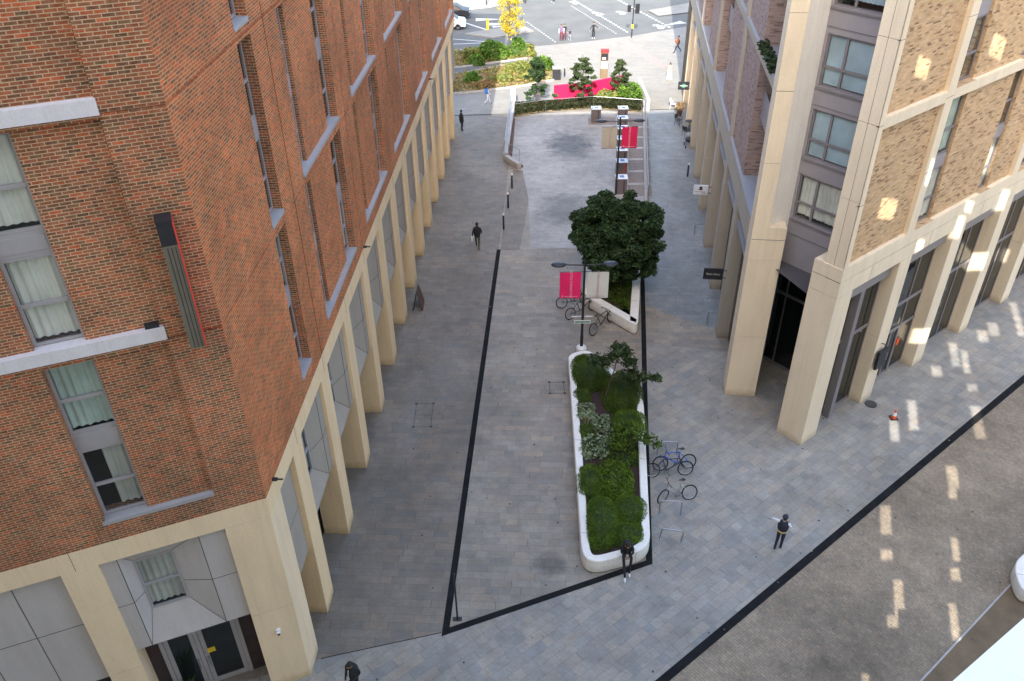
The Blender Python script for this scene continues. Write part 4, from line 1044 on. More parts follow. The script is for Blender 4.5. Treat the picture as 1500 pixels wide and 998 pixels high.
shrub('clipped_shrub', (4.55, 26.0), .75, .75, .42, 'lf_hedgeD', 'loose dark green shrub under the sparse wispy tree', size=.08, n=1800, group=H, wob=.14, power=.85)
for c, rx, ry, h, lb in (((3.18, 28.85), .42, .62, .45, 'grey-green variegated shrub with a bronze centre behind the fresh green mound'), ((3.80, 27.95), .42, .58, .5, 'pale variegated shrub leaning toward the planter middle'), ((3.40, 26.60), .66, .62, .48, 'widest pale variegated shrub nearest the viewer')):
    shrub('variegated_shrub', c, rx, ry, h, 'lf_var', lb, size=.11, group='variegated shrubs in the long planter', n=900, wob=.15)
shrub('bronze_plant', (3.28, 28.35), .2, .2, .35, 'lf_dry', 'small bronze-leaved plant among the variegated shrubs', 'plant', size=.09, n=160)
# ground leaves in planter 2 and grassy cover
b = MB()
pp = []
while len(pp) < 5200:
    x, y = random.uniform(4.2, 7.1), random.uniform(36.1, 43.8)
    lx = 4.2 + (38.7 - y) * .95 if y < 38.7 else 4.2; rx_ = 6.25 + (y - 36.1) * .14
    if lx + .50 < x < rx_ - .05: pp.append((x, y, .45 + random.random() * .22))
b.leaves(pp, .07, 0)
tag(b.build('ground_cover', M['lf_hedgeD'], None, (5.5, 39, .4)), 'low dark ivy covering the soil under the big round tree', 'ground cover', None, 'stuff')

# ---- sapling pine leaning in the long planter
def pine(name, base, top, clumps, label, mat='lf_pine', r0=.06, cat='tree', stakes=True, leaf=.10, group=None, nl=260):
    t = empty(name, base, label, cat, group)
    b = MB(); pts = limb(b, base, top, r0, r0 * .35, bend=.012, n=6)
    for (cx, cy, cz, r_) in clumps:
        h_ = max(.1, min(.95, (cz - base[2]) / (top[2] - base[2]) - .04)); k = h_ * 6; i = min(5, int(k)); a = pts[i].lerp(pts[i + 1], k - i)
        limb(b, a, (cx, cy, cz - .03), r0 * .35, r0 * .12, bend=.05, n=3)
    b.build('trunk', M['bark'], t)
    f = MB()
    for (cx, cy, cz, r_) in clumps:
        n_ = int(nl * (r_ / .4) ** 1.6)
        q = rng.normal(size=(n_, 3)); q /= np.linalg.norm(q, axis=1)[:, None]; q *= rng.random(n_)[:, None] ** .45
        for _ in range(1):
            k = rng.normal(size=3) * 3; w = 1 + .3 * np.sin(q @ k * 2)
        q = q * w[:, None] * np.array([r_, r_, r_ * .38]) + np.array([cx, cy, cz])
        f.leaves(q, leaf, 0, up=.2, aspect=2.0)
    f.build('crown', M[mat], t)
    if stakes:
        s_ = MB()
        for ox in (-.32, .32): s_.tube((base[0] + ox, base[1] + .05, base[2]), (base[0] + ox, base[1] + .05, base[2] + 1.0), .03)
        s_.tube((base[0] - .32, base[1] + .05, base[2] + .95), (base[0] + .32, base[1] + .05, base[2] + .95), .022)
        s_.build('stake', M['stake'], t)
    return t
pine('pine_sapling', (4.15, 29.7, .42), (4.72, 29.85, 3.3), [(4.7, 29.9, 3.35, .42), (5.0, 30.0, 3.05, .36), (4.45, 29.8, 3.0, .34), (3.7, 29.9, 2.75, .42), (5.15, 29.7, 2.75, .38), (4.1, 29.9, 2.6, .3), (5.2, 29.4, 2.35, .4), (5.75, 29.4, 2.15, .40), (6.35, 29.5, 2.0, .28), (5.3, 29.7, 1.8, .3)],
     'thin leaning pine sapling with a pale trunk rising from the long planter', r0=.045, stakes=False, leaf=.11, nl=230)
pine('small_tree', (4.9, 26.2, .42), (4.9, 26.1, 2.0), [(4.6, 26.3, 1.9, .5), (5.1, 26.0, 1.8, .5), (4.3, 25.9, 1.5, .45), (5.5, 26.1, 1.5, .4), (4.9, 26.6, 1.6, .5), (5.95, 25.95, 1.3, .26), (4.5, 26.9, 1.4, .4)],
     'sparse wispy bush-like tree spreading over the right wall of the long planter', mat='lf_hedgeD', r0=.035, stakes=False, leaf=.085, nl=150)
# ---- big round tree
def big_tree():
    base = Vector((5.62, 40.3, .44))
    t = empty('round_tree', base, 'big dark green tree with a dense round crown in the triangular planter', 'tree')
    b = MB(); top = Vector((5.7, 40.3, 2.1)); limb(b, base, top, .16, .12, bend=.03, n=4)
    C = Vector((5.75, 40.05, 3.35)); ends = []
    for k in range(22):
        a = 6.283 * k / 22 * 2.4; e = random.uniform(-.25, 1.2); r_ = random.uniform(1.5, 2.3)
        ends.append(C + Vector((math.cos(a) * math.cos(e) * r_, math.sin(a) * math.cos(e) * r_, math.sin(e) * r_ * .85)))
        limb(b, top + Vector((0, 0, random.uniform(-.4, .1))), ends[-1], .06, .015, bend=.06, n=4)
    b.build('trunk', M['bark'], t)
    f = MB(); cl = []
    for k in range(300):
        u = rng.normal(size=3); u /= np.linalg.norm(u)
        r_ = random.uniform(.62, 1.0); lob = 1 + .13 * math.sin(3.1 * u[0] + 4.2 * u[1] + 2) + .10 * math.sin(5.5 * u[2] + 3.1 * u[0] * 2)
        p = np.array([C.x + u[0] * 2.45 * r_ * lob, C.y + u[1] * 2.45 * r_ * lob, C.z + u[2] * (2.45 if u[2] > 0 else 2.2) * r_ * lob])
        cl.append((p, random.uniform(.20, .42)))
    for p, r_ in cl:
        n_ = int(360 * (r_ / .36) ** 2)
        q = rng.normal(size=(n_, 3)); q /= np.linalg.norm(q, axis=1)[:, None]; q *= (rng.random(n_)[:, None] ** .4) * r_; q[:, 2] *= .7
        f.leaves(q * 1.22 + p, .105, 0, up=.35, aspect=1.7)
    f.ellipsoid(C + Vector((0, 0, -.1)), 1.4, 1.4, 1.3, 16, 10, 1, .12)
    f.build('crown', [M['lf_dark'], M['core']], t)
big_tree()
# ---- bed at the head of the terrace
bed = [(0.5, 67.35), (3.1, 68.25), (7.1, 68.85), (11.1, 67.85), (11.9, 73.9), (10.4, 73.2), (7.1, 71.6), (3.9, 70.6), (0.6, 70.3)]
sheet('planting_bed', bed, .10, M['drysoil'])
b = MB(); pp = []
def inpoly(x, y, P):
    c = False; j = len(P) - 1
    for i in range(len(P)):
        if (P[i][1] > y) != (P[j][1] > y) and x < (P[j][0] - P[i][0]) * (y - P[i][1]) / (P[j][1] - P[i][1]) + P[i][0]: c = not c
        j = i
    return c
while len(pp) < 15000:
    x, y = random.uniform(.5, 11.9), random.uniform(67.2, 73.9)
    if inpoly(x, y, bed):
        lo = .12 if y > 69.3 + (x * .10) else .45
        if lo < .2 and random.random() < .75: continue
        pp.append((x, y, .12 + random.random() * lo))
b.leaves(pp, .13, 0)
tag(b.build('ground_cover', M['lf_shaded'], None, (6, 69.5, .1)), 'dark low planting along the head of the terrace', 'ground cover', None, 'stuff')
shrub('round_bush', (10.35, 71.0), 1.0, 1.2, 1.3, 'lf_bright', 'bright green bush at the right end of the terrace bed', 'bush', size=.16, n=1800, z0=.1, core='core2')
shrub('golden_bush', (8.45, 70.6), .9, .8, .8, 'lf_lime', 'golden yellow low bush in front of the pink wall', 'bush', size=.14, n=900, z0=.1, core='core2')
def tiers(x, y, z0, z1, r0, n, top=1.0):
    out = []
    for k in range(n):
        f = k / (n - 1); z = z0 + (z1 - z0) * f; r_ = r0 * (1 - f) ** .85 + .10
        m = 1 if f > .93 else (6 if r_ > .6 else 4)
        for j in range(m):
            a = k * 1.1 + j * 6.283 / m + random.uniform(-.35, .35); rr_ = r_ * random.uniform(.45, 1.0) * (m > 1)
            if random.random() < .12: continue
            out.append((x + math.cos(a) * rr_, y + math.sin(a) * rr_, z + random.uniform(-.10, .10), random.uniform(.17, .30) * top))
    return out
G3 = 'young pines in the bed at the head of the terrace'
pine('young_pine', (2.5, 69.6, .1), (2.45, 69.7, 4.0), tiers(2.5, 69.7, 1.0, 2.1, 1.45, 4) + tiers(2.4, 69.7, 2.5, 3.95, .75, 6, 1.5), 'left young pine with wide lower tiers on wooden stakes', group=G3, leaf=.12, nl=200, mat='lf_dark')
pine('young_pine', (6.3, 69.6, .1), (6.15, 69.7, 4.3), tiers(6.2, 69.7, 1.3, 4.2, 1.35, 10), 'tallest young pine with an even cone shape in front of the pink wall', group=G3, leaf=.12, nl=210, stakes=False)
pine('young_pine', (9.4, 70.6, .1), (9.35, 70.7, 3.6), tiers(9.4, 70.7, 1.6, 3.5, .95, 7), 'small light green pine at the right end of the pink wall', group=G3, leaf=.12, nl=200)
# pink wall
b = MB()
pw_ = [(3.95, 71.0), (7.35, 71.95), (10.15, 73.5)]
o_ = .18
for (a, c) in zip(pw_[:-1], pw_[1:]):
    a, c = Vector(a), Vector(c); d = (c - a).normalized(); n_ = Vector((-d.y, d.x)) * o_
    b.prism([tuple(a), tuple(c), tuple(c + n_), tuple(a + n_)], .0, 1.30)
tag(b.build('pink_wall', M['magenta'], None, (3.95, 71.0, 0)), 'long magenta pink painted wall bending behind the terrace bed', 'wall')
# ---- beds beyond
bed1 = [(-9, 72.8), (-3.5, 73.3), (-1.6, 73.9), (1.3, 74.9), (4.0, 76.4), (4.0, 80.0), (2.0, 82.0), (-4.1, 78.6), (-9, 77)]
bed2 = [(-9, 79), (-4.1, 80.7), (1.9, 83.0), (2.6, 84.2), (2.3, 86.2), (-4.0, 85.8), (-9, 85.5)]
sheet('planting_bed', bed1, .06, M['drysoil']); sheet('planting_bed', bed2, .06, M['drysoil'])
sheet('path', [(-9, 77.1), (-4.1, 78.75), (2.0, 82.15), (1.9, 82.8), (-4.1, 80.5), (-9, 78.8)], .03, M['asphalt'])
kerb([(-9, 72.6), (-3.5, 73.1), (-1.6, 73.7), (1.3, 74.7), (4.2, 76.2)], .16); kerb([(-9, 77.0), (-4.1, 78.6), (2.0, 82.0)], .16); kerb([(-9, 78.8), (-4.1, 80.5), (1.9, 82.8)], .16)
G4_ = 'shrubs in the sunlit beds beyond the street'
far = [((-3.3, 82.6), .9, 1.0, 1.3, 'lf_lime', 'pale feathery shrub beside the end of the brick building'), ((-3.0, 81.3), .8, .6, .9, 'lf_bright', 'left green shrub close to the brick building in the far bed'), ((-1.2, 83.1), 1.5, 1.1, 1.4, 'lf_bright', 'widest bright green shrub in the far bed'),
       ((-1.7, 84.4), .9, .8, 1.3, 'lf_bright', 'tall bright green shrub behind the widest one'), ((.9, 84.2), 1.0, .9, 1.3, 'lf_bright', 'bright shrub right of the yellow tree'), ((1.9, 84.0), .8, .7, .9, 'lf_lime', 'last shrub at the right tip of the far bed'),
       ((-3.2, 76.0), .7, .7, .8, 'lf_bright', 'small round green bush in the nearer bed beside the brick building'), ((1.2, 79.0), 1.3, .9, .7, 'lf_lime', 'soft yellow green shrub along the dark path'), ((3.2, 79.4), 1.0, .9, 1.1, 'lf_bright', 'green bush behind the left young pine'),
       ((-.4, 76.4), 1.0, .7, .55, 'lf_lime', 'low golden cushion plant in the nearer bed'), ((-2.2, 74.8), .9, .6, .45, 'lf_dry', 'straw coloured clump at the front of the nearer bed'), ((1.8, 76.4), .9, .6, .5, 'lf_lime', 'yellow flowering clump near the left young pine')]
for c, rx, ry, h, mt, lb in far: shrub('garden_shrub', c, rx, ry, h, mt, lb, size=.17, n=int(650 * (rx * ry + h)), z0=.06, group=G4_, core='core2', wob=.16, power=.9)
b = MB(); pp = []
while len(pp) < 6000:
    x, y = random.uniform(-6, 4), random.uniform(73, 86.2)
    if inpoly(x, y, bed1) or inpoly(x, y, bed2): pp.append((x, y, .08 + random.random() ** 2 * .35))
b.leaves(pp[:3200], .15, 0); b.leaves(pp[3200:], .15, 1)
tag(b.build('ground_cover', [M['lf_lime'], M['lf_dry']], None, (0, 78, .06)), 'mixed yellow green low planting in the sunlit beds', 'ground cover', None, 'stuff')
# amber tree
def amber():
    base = Vector((.1, 83.4, .06)); t = empty('yellow_tree', base, 'slender young tree with bright yellow autumn leaves in the far bed', 'tree')
    b = MB(); pts = limb(b, base, (.25, 83.4, 5.6), .06, .02, bend=.01, n=6); f = MB()
    for k in range(46):
        z = 2.3 + 3.6 * random.random() ** .8; a = random.uniform(0, 6.28); r_ = (1.75 - abs(z - 3.6) * .48) * random.uniform(.35, 1)
        r_ *= .85; c = Vector((.25 + math.cos(a) * r_, 83.4 + math.sin(a) * r_, z))
        limb(b, (.2, 83.4, max(1.9, z - .7)), c, .02, .006, n=3)
        n_ = 52; q = rng.normal(size=(n_, 3)) * .20; q[:, 2] *= .9; f.leaves(q + np.array(c), .12, 0)
    b.build('trunk', M['bark'], t); f.build('crown', M['lf_amber'], t)
amber()

# ================================================================== STREET FURNITURE
def text_mesh(body, size, mat, parent, M4, name='lettering', ext=.002):
    cu = bpy.data.curves.new(name, 'FONT'); cu.body = body; cu.size = size; cu.extrude = ext; cu.align_x = 'CENTER'; cu.align_y = 'CENTER'
    o = bpy.data.objects.new(name, cu); COL.objects.link(o)
    dg = bpy.context.evaluated_depsgraph_get(); me = bpy.data.meshes.new_from_object(o.evaluated_get(dg))
    bpy.data.objects.remove(o); bpy.data.curves.remove(cu)
    org = Vector((0, 0, 0)); pr = parent
    while pr is not None: org = Vector(pr.location) + org; pr = pr.parent
    me.transform(Matrix.Translation(-org) @ M4); me.materials.clear(); me.materials.append(mat)
    o = bpy.data.objects.new(name, me); COL.objects.link(o); o.parent = parent
    return o
def wallmat(pos, right, up):
    r_ = Vector(right).normalized(); u_ = Vector(up).normalized(); n_ = r_.cross(u_)
    return Matrix(((r_.x, u_.x, n_.x, pos[0]), (r_.y, u_.y, n_.y, pos[1]), (r_.z, u_.z, n_.z, pos[2]), (0, 0, 0, 1)))
def lamp(base, left, right, label, base_cone=True):
    x, y = base; t = empty('street_lamp', (x, y, 0), label, 'street lamp')
    b = MB(); b.tube((x, y, 0), (x, y, 1.1), .085, .08, 12); b.tube((x, y, 1.1), (x, y, 5.35), .07, .05, 12); b.tube((x, y, 5.35), (x, y, 5.45), .06, .02, 10)
    b.build('pole', M['black'], t)
    b = MB(); b.path([(x - 1.0, y, 5.16), (x, y, 5.12), (x + 1.0, y, 5.16)], .032, 8); b.build('arm', M['black'], t)
    for sx in (-1, 1):
        b = MB(); b.ellipsoid((x + sx * 1.22, y, 5.17), .36, .23, .10, 20, 10, 0); b.ellipsoid((x + sx * 1.22, y, 5.10), .26, .16, .06, 14, 6, 1)
        b.build('lamp_head', [M['black'], M['poster']], t)
    for sx, mt, tm, txt in ((-1, left[0], left[1], left[2]), (1, right[0], right[1], right[2])):
        x0, x1 = sorted((x + sx * .16, x + sx * 1.16)); yb = y - .02
        b = MB()
        n = 8
        for i in range(n):
            for j in range(8):
                u0, u1 = x0 + (x1 - x0) * i / n, x0 + (x1 - x0) * (i + 1) / n; v0, v1 = 3.32 + 1.43 * j / 8, 3.32 + 1.43 * (j + 1) / 8
                w = lambda u, v: yb + .018 * math.sin((u - x0) * 5 + v * 2)
                b.face([(u0, w(u0, v0), v0), (u1, w(u1, v0), v0), (u1, w(u1, v1), v1), (u0, w(u0, v1), v1)], smooth=True)
        bn = b.build('banner', M[mt], t, weld=True)
        text_mesh(txt, .165, M[tm], bn, wallmat(((x0 + x1) / 2 + (.05 if sx < 0 else 0), yb - .028, 4.08), (0, 0, 1), (-1, 0, 0)), 'banner_lettering')
        k = MB(); k.box(x0 + .10, x0 + .16, yb - .031, yb - .026, 3.42, 3.48); k.box(x0 + .2, x1 - .12, yb - .030, yb - .026, 3.42, 3.44); k.build('banner_mark', M[tm], bn)
        b = MB()
        for z in (3.30, 4.77): b.tube((x, y, z), (x + sx * 1.18, y - .02, z), .016, n=6)
        b.build('banner_arm', M['black'], t)
    if base_cone:
        b = MB(); b.tube((x, y, 0.4), (x, y, .50), .26, .17, 18); b.tube((x, y, .0), (x, y, .4), .24, .26, 18); b.build('pole_collar', M['whitepaint'], t)
        b = MB(); b.box(x - .42, x + .38, y - .13, y - .11, 1.92, 2.10, 0); b.box(x - .38, x + .34, y - .134, y - .129, 1.97, 2.05, 1); b.box(x - .52, x + .5, y + .10, y + .12, 2.14, 2.2, 0)
        b.build('direction_sign', [M['whitepaint'], M['green']], t)
    return t
lamp((3.46, 34.15), ('pink', 'pinktext', "GOODMAN'S FIELDS"), ('offwhite', 'redtext', "GOODMAN'S FIELDS"), 'near black lamp post with pink banner on its left, beside the long planter')
lamp((7.2, 52.4), ('beigeb', 'redtext', "GOODMAN'S FIELDS"), ('magenta', 'pinktext', "GOODMAN'S FIELDS"), 'far twin-armed black lamp post on the terrace with pink banner on its right', False)

def bike(p, q, label, frame='black', lean=.10, group=None, seat='black', turn=0.0):
    """wheel centres over ground points p (rear) and q (front)"""
    p, q = Vector((*p, 0)), Vector((*q, 0)); d = (q - p); Lw = d.length; d.normalize()
    t = empty('bicycle', tuple(p), label, 'bicycle', group)
    sd = Vector((-d.y, d.x, 0)); up = (Vector((0, 0, 1)) + sd * lean).normalized()
    def T(x, z, y=0.0): return p + d * (x * Lw / 1.05) + up * z + sd * y
    Rr = .335
    axn = sd - up * lean; axn.normalize()
    fd = d.copy(); fd.rotate(Matrix.Rotation(turn, 3, 'Z')); fax = Vector((-fd.y, fd.x, 0)) 
    for x, ax, dd2 in ((0, axn, d), (1.05, (fax if turn else axn), fd)):
        w = empty_part('wheel', t)
        c = T(x, Rr)
        b = MB(); b.torus(c, ax, Rr - .02, .028, 30, 6); b.build('tyre', M['rubber'], w)
        b = MB(); b.torus(c, ax, Rr - .048, .010, 26, 4)
        a_ = Vector(ax).normalized(); e1 = a_.orthogonal().normalized(); e2 = a_.cross(e1)
        for k in range(14):
            an = 6.283 * k / 14; b.tube(c, c + (e1 * math.cos(an) + e2 * math.sin(an)) * (Rr - .05), .003, n=3, cap=False)
        b.tube(c - a_ * .04, c + a_ * .04, .022, n=8)
        b.build('rim', M['steel'], w)
    b = MB()
    bbk = T(.44, .29); st = T(.33, .80); ht = T(.86, .80); hb = T(.90, .64); ra = T(0, Rr); fa = T(1.05, Rr)
    for a, c, r_ in ((bbk, st, .022), (bbk, hb, .027), (st, ht, .022), (hb, ht, .025)): b.tube(a, c, r_, n=7)
    for y in (-.05, .05):
        b.tube(T(.44, .29, y * .4), T(0, Rr, y), .010, n=5); b.tube(T(.34, .76, y * .3), T(0, Rr, y), .009, n=5); b.tube(T(.9, .63, y * .7), T(1.05, Rr, y), .013, n=6)
    b.build('bike_frame', M[frame], t)
    b = MB(); b.tube(st, T(.30, .93), .013, n=6); b.build('seat_post', M['steel'], t)
    b = MB(); c = T(.28, .95); ang = math.atan2(d.y, d.x); b.ellipsoid(c - d * .04, .10, .075, .03, 10, 6, rotz=ang); b.ellipsoid(c + d * .08, .10, .028, .025, 10, 6, rotz=ang); b.build('saddle', M['black'], t)
    b = MB(); h0 = T(.84, .92); b.tube(ht, h0, .013, n=6); b.path([h0 + sd * .29 - d * .05, h0 + sd * .12 + up * .02, h0 - sd * .12 + up * .02, h0 - sd * .29 - d * .05], .012, 6)
    for s_ in (-1, 1): b.tube(h0 + sd * .29 * s_ - d * .05, h0 + sd * .19 * s_ - d * .02, .017, n=6)
    b.build('handlebar', M['black'], t)
    b = MB(); b.torus(T(.44, .29, -.05), axn, .09, .006, 20, 4)
    b.tube(T(.44, .29, -.06), T(.52, .15, -.08), .008, n=5); b.tube(T(.44, .29, .06), T(.36, .43, .08), .008, n=5)
    b.tube(T(.52, .15, -.06), T(.52, .15, -.16), .014, n=6); b.tube(T(.36, .43, .06), T(.36, .43, .16), .014, n=6)
    b.build('pedal_crank', M['black'], t)
    return t
def empty_part(name, parent):
    # a part that only groups its tyre and rim
    o = bpy.data.objects.new(name, None); COL.objects.link(o); o.parent = parent; o.empty_display_size = .1; return o
GB = 'parked bicycles'
bike((7.35, 25.85), (6.15, 25.75), 'blue framed bicycle leaning on the steel rack nearest the tree branch', 'blue', -.28, GB)
bike((5.75, 25.35), (7.15, 25.45), 'black bicycle locked alongside the blue framed one', 'black', .26, GB)
bike((7.08, 24.05), (5.98, 23.85), 'grey bicycle with turned front wheel beside the long planter', 'steel', -.30, GB, turn=.5)
bike((2.75, 38.35), (4.05, 38.75), 'bicycle half hidden behind the pink banner by the round tree', 'black', .25, GB)
bike((3.15, 37.25), (4.45, 38.1), 'middle bicycle of three leaning by the triangular planter', 'black', .2, GB)
bike((4.25, 35.75), (5.3, 36.95), 'nearest bicycle of three leaning against the triangular planter', 'black', .22, GB)
def rack(p, q, label, h=.78, mat='steel', tilt=(0, 0)):
    b = MB(); p, q = Vector((*p, 0)), Vector((*q, 0)); o = Vector((*tilt, h)); d = (q - p).normalized()
    pts = [p, p + o * .92, p + o * .98 + d * .04, p + o + d * .10, q + o - d * .10, q + o * .98 - d * .04, q + o * .92, q]
    b.path(pts, .030, 8)
    for c in (p, q): b.tube(c, c + Vector((0, 0, .012)), .06, n=12)
    return tag(b.build('cycle_rack', M[mat], None, tuple(p)), label, 'cycle rack', 'steel cycle racks')
rack((6.15, 26.65), (6.98, 26.65), 'upright steel hoop rack behind the blue framed bicycle')
rack((5.72, 23.25), (6.56, 23.2), 'steel hoop rack just in front of the grey bicycle')
rack((5.55, 22.0), (6.35, 21.85), 'tilted steel hoop rack nearest the viewer', .72, tilt=(.02, -.12))
rack((10.25, 36.6), (11.1, 36.5), 'steel hoop rack under the black hanging sign of the stone building')
rack((11.4, 46.4), (12.2, 46.3), 'steel hoop rack further up by the stone building pillars')
def bollard(p, label, h=1.0, r=.065, top='whitepaint'):
    b = MB(); x, y = p; b.tube((x, y, 0), (x, y, h * .88), r, r * .95, 12); b.tube((x, y, h * .88), (x, y, h * .97), r * 1.0, r * .8, 12, mi=1); b.tube((x, y, h * .97), (x, y, h), r * .8, r * .4, 12, mi=1)
    return tag(b.build('bollard', [M['black'], M[top]], None, (x, y, 0)), label, 'bollard', 'slim black bollards')
bollard((.16, 53.6), 'furthest black bollard of the three lining the terrace edge', 1.12); bollard((-.12, 50.6), 'middle black bollard with a pale cap on the terrace edge', 1.12); bollard((-.42, 47.6), 'nearest black bollard with a pale cap behind the walking person', 1.12)
bollard((12.55, 55.1), 'lone black bollard by the stone building pillars', 1.0); bollard((3.99, 80.8), 'black bollard standing behind the litter bin', 1.0); bollard((5.2, 77.3), 'black bollard right beside the litter bin', .95)
b = MB(); b.tube((-2.06, 18.5, 0), (-2.06, 18.5, 2.45), .032, n=10); b.box(-2.22, -1.9, 18.42, 18.58, .012, .03)
tag(b.build('black_post', M['black'], None, (-2.06, 18.5, 0)), 'thin black post standing in the corner of the dark paving strip', 'post')
b = MB(); b.tube((22.2, 99.3, .1), (22.2, 99.3, 3.2), .07, n=10); tag(b.build('black_post', M['black'], None, (22.2, 99.3, .1)), 'dark pole on the far corner pavement across the road', 'post')
# traffic cone
t = empty('traffic_cone', (17.14, 28.85, 0), 'small orange and white traffic cone on the paving', 'traffic cone')
b = MB(); b.box(16.98, 17.30, 28.69, 29.01, .01, .05); b.build('base', M['black'], t)
b = MB(); z = [.05, .19, .36, .48]; r_ = [.13, .095, .055, .03]
for i in range(3): b.tube((17.14, 28.85, z[i]), (17.14, 28.85, z[i + 1]), r_[i], r_[i + 1], 16, 1 if i == 1 else 0)
b.build('cone', [M['orange'], M['whitepaint']], t)
# terrace walls and railings
def railing(name, pts, h, label, z0=0.0, glass=False, post=1.6, mat='steel', low=True):
    t = empty(name, (*pts[0], z0), label, 'railing')
    b = MB(); P = [Vector((*p, z0)) for p in pts]; u_ = Vector((0, 0, h))
    b.path([p + u_ for p in P], .020, 8); b.build('handrail', M[mat], t)
    for a, c in zip(P[:-1], P[1:]):
        n = max(1, int((c - a).length / post))
        for i in range(n + 1):
            q = a.lerp(c, i / n); b = MB(); b.tube(q, q + u_, .018, n=6); b.build('post', M[mat], t)
        if glass:
            g = MB(); g.face([a + u_ * .08, c + u_ * .08, c + u_ * .93, a + u_ * .93]); g.build('glass_panel', M['glass'], t)
        elif low:
            b = MB(); b.path([a + u_ * .5, c + u_ * .5], .010, 5); b.path([a + u_ * .15, c + u_ * .15], .010, 5); b.build('lower_rail', M[mat], t)
def low_wall(name, pts, w, h, mat, label):
    b = MB(); n = len(pts)
    for a, c in zip(pts[:-1], pts[1:]):
        a, c = Vector(a), Vector(c); d = (c - a).normalized(); n_ = Vector((-d.y, d.x)) * w / 2
        b.prism([tuple(a - n_), tuple(c - n_), tuple(c + n_), tuple(a + n_)], 0, h)
    tag(b.build(name, M[mat], None, (*pts[0], 0)), label, 'wall')
low_wall('low_wall', [(.45, 70.4), (.1, 64.5), (-.25, 58.4)], .34, .55, 'sill', 'low pale stone wall along the left edge of the terrace')
low_wall('low_wall', [(-.17, 58.2), (.72, 56.75)], .34, .48, 'sill', 'short angled stone wall closing the near left corner of the terrace')
low_wall('low_wall', [(9.05, 50.9), (11.15, 67.4), (11.9, 73.8)], .22, .30, 'sill', 'long low kerb wall along the right edge of the terrace')
b = MB(); a, c = Vector((.42, 66.4)), Vector((.05, 58.6)); b.prism([(.32, 66.4), (.52, 66.4), (.20, 58.6), (.0, 58.6)], 0.02, .2); b.prism([(.05, 58.6), (.2, 58.7), (1.0, 57.1), (.85, 57.0)], .02, .16)
tag(b.build('timber_kerb', M['p_brown'], None, (.4, 66, 0)), 'dark brown timber edging inside the low terrace wall', 'edging')
railing('railing', [(.30, 70.2), (-.30, 58.3)], 1.15, 'steel railing on the low wall at the left of the terrace', .45)
railing('railing', [(-.05, 58.2), (.75, 57.0)], 1.1, 'short angled steel handrail at the near left corner of the terrace', .3, post=1.2)
railing('railing', [(9.1, 50.9), (11.2, 67.3)], 1.1, 'long glass balustrade with pale top rail at the right of the terrace', .25, True, 2.0)
railing('railing', [(.5, 67.2), (3.1, 68.1), (7.1, 68.75), (11.0, 67.75)], 1.1, 'thin steel railing in front of the dark bed at the head of the terrace', .02, post=2.4, low=False)
b = MB(); b.box(11.3, 11.75, 67.4, 74.2, 0, 1.15); b.box(.15, .65, 69.2, 70.6, 0, 1.2); 
b = MB(); b.box(11.5, 11.7, 68.2, 73.9, .0, .95); tag(b.build('end_wall', M['white'], None, (11.5, 70, 0)), 'white end wall of the terrace bed at its right side', 'wall')
b = MB(); b.box(.2, .6, 69.6, 70.7, .55, 1.2); tag(b.build('end_wall', M['white'], None, (.4, 70, .5)), 'small white pier at the far left corner of the terrace', 'wall')
# kiosks: waist-high display stands
def kiosk(x, y, label, red=False):
    t = empty('display_stand', (x, y, 0), label, 'display stand', 'poster-topped display stands on the terrace')
    b = MB(); b.box(x - .36, x + .36, y - .34, y + .34, .02, 1.12); b.box(x + .12, x + .20, y - .344, y - .339, .1, 1.0, 1); b.build('cabinet', [M['kiosk'], M['red' if red else 'black']], t)
    b = MB(); b.hexa([(x - .40, y - .36, 1.12), (x + .40, y - .36, 1.12), (x + .40, y + .34, 1.12), (x - .40, y + .34, 1.12), (x - .40, y - .36, 1.15), (x + .40, y - .36, 1.15), (x + .40, y + .34, 1.17), (x - .40, y + .34, 1.17)])
    o = b.build('poster_top', M['poster'], t)
    b = MB(); zf = lambda yy: 1.15 + (yy - (y - .36)) / .70 * .02 + .005
    for (x0, x1, y0, y1) in ((-.12, .18, -.16, .20), (-.36, -.26, -.2, .25)): b.face([(x + x0, y + y0, zf(y + y0)), (x + x1, y + y0, zf(y + y0)), (x + x1, y + y1, zf(y + y1)), (x + x0, y + y1, zf(y + y1))])
    b.build('poster_print', M['posterblue'], o)
ks = ['furthest poster-topped display stand in the row of seven', 'second furthest display stand in the row', 'third furthest display stand level with the far lamp heads', 'middle display stand half hidden by the far lamp arm', 'display stand behind the pink banner of the far lamp', 'display stand with a red stripe just below the pink banner', 'nearest display stand touching the round tree crown']
for i, lb in enumerate(ks):
    y = 65.9 - 2.1 * i - (.6 if i > 5 else 0); kiosk(9.2 - (65.9 - y) * .125, y, lb, i == 5)
kiosk(7.05, 65.95, 'single display stand set apart to the left of the row')
# totem, bin, signals
t = empty('information_totem', (8.74, 76.7, 0), 'tall information totem with a red top beside the pink wall', 'sign')
x, y = 8.74, 76.7
b = MB(); b.box(x - .33, x + .33, y - .12, y + .12, 0, 2.35); b.build('totem_body', M['brownpath'], t)
b = MB(); b.box(x - .36, x + .36, y - .14, y + .14, 2.35, 2.65); b.build('red_cap', M['red'], t)
b = MB(); b.box(x - .30, x + .30, y - .126, y - .121, 1.65, 2.3, 0); b.box(x - .30, x + .30, y - .127, y - .121, .95, 1.6, 1); b.box(x - .2, x + .1, y - .13, y - .126, 1.75, 1.95, 1); b.build('map_panel', [M['black'], M['offwhite']], t)
t = empty('litter_bin', (4.43, 76.7, 0), 'dark square litter bin beside the planted bed', 'litter bin'); x, y = 4.43, 76.7
b = MB(); b.box(x - .36, x + .36, y - .32, y + .32, .0, 1.0); b.build('bin_body', M['black'], t)
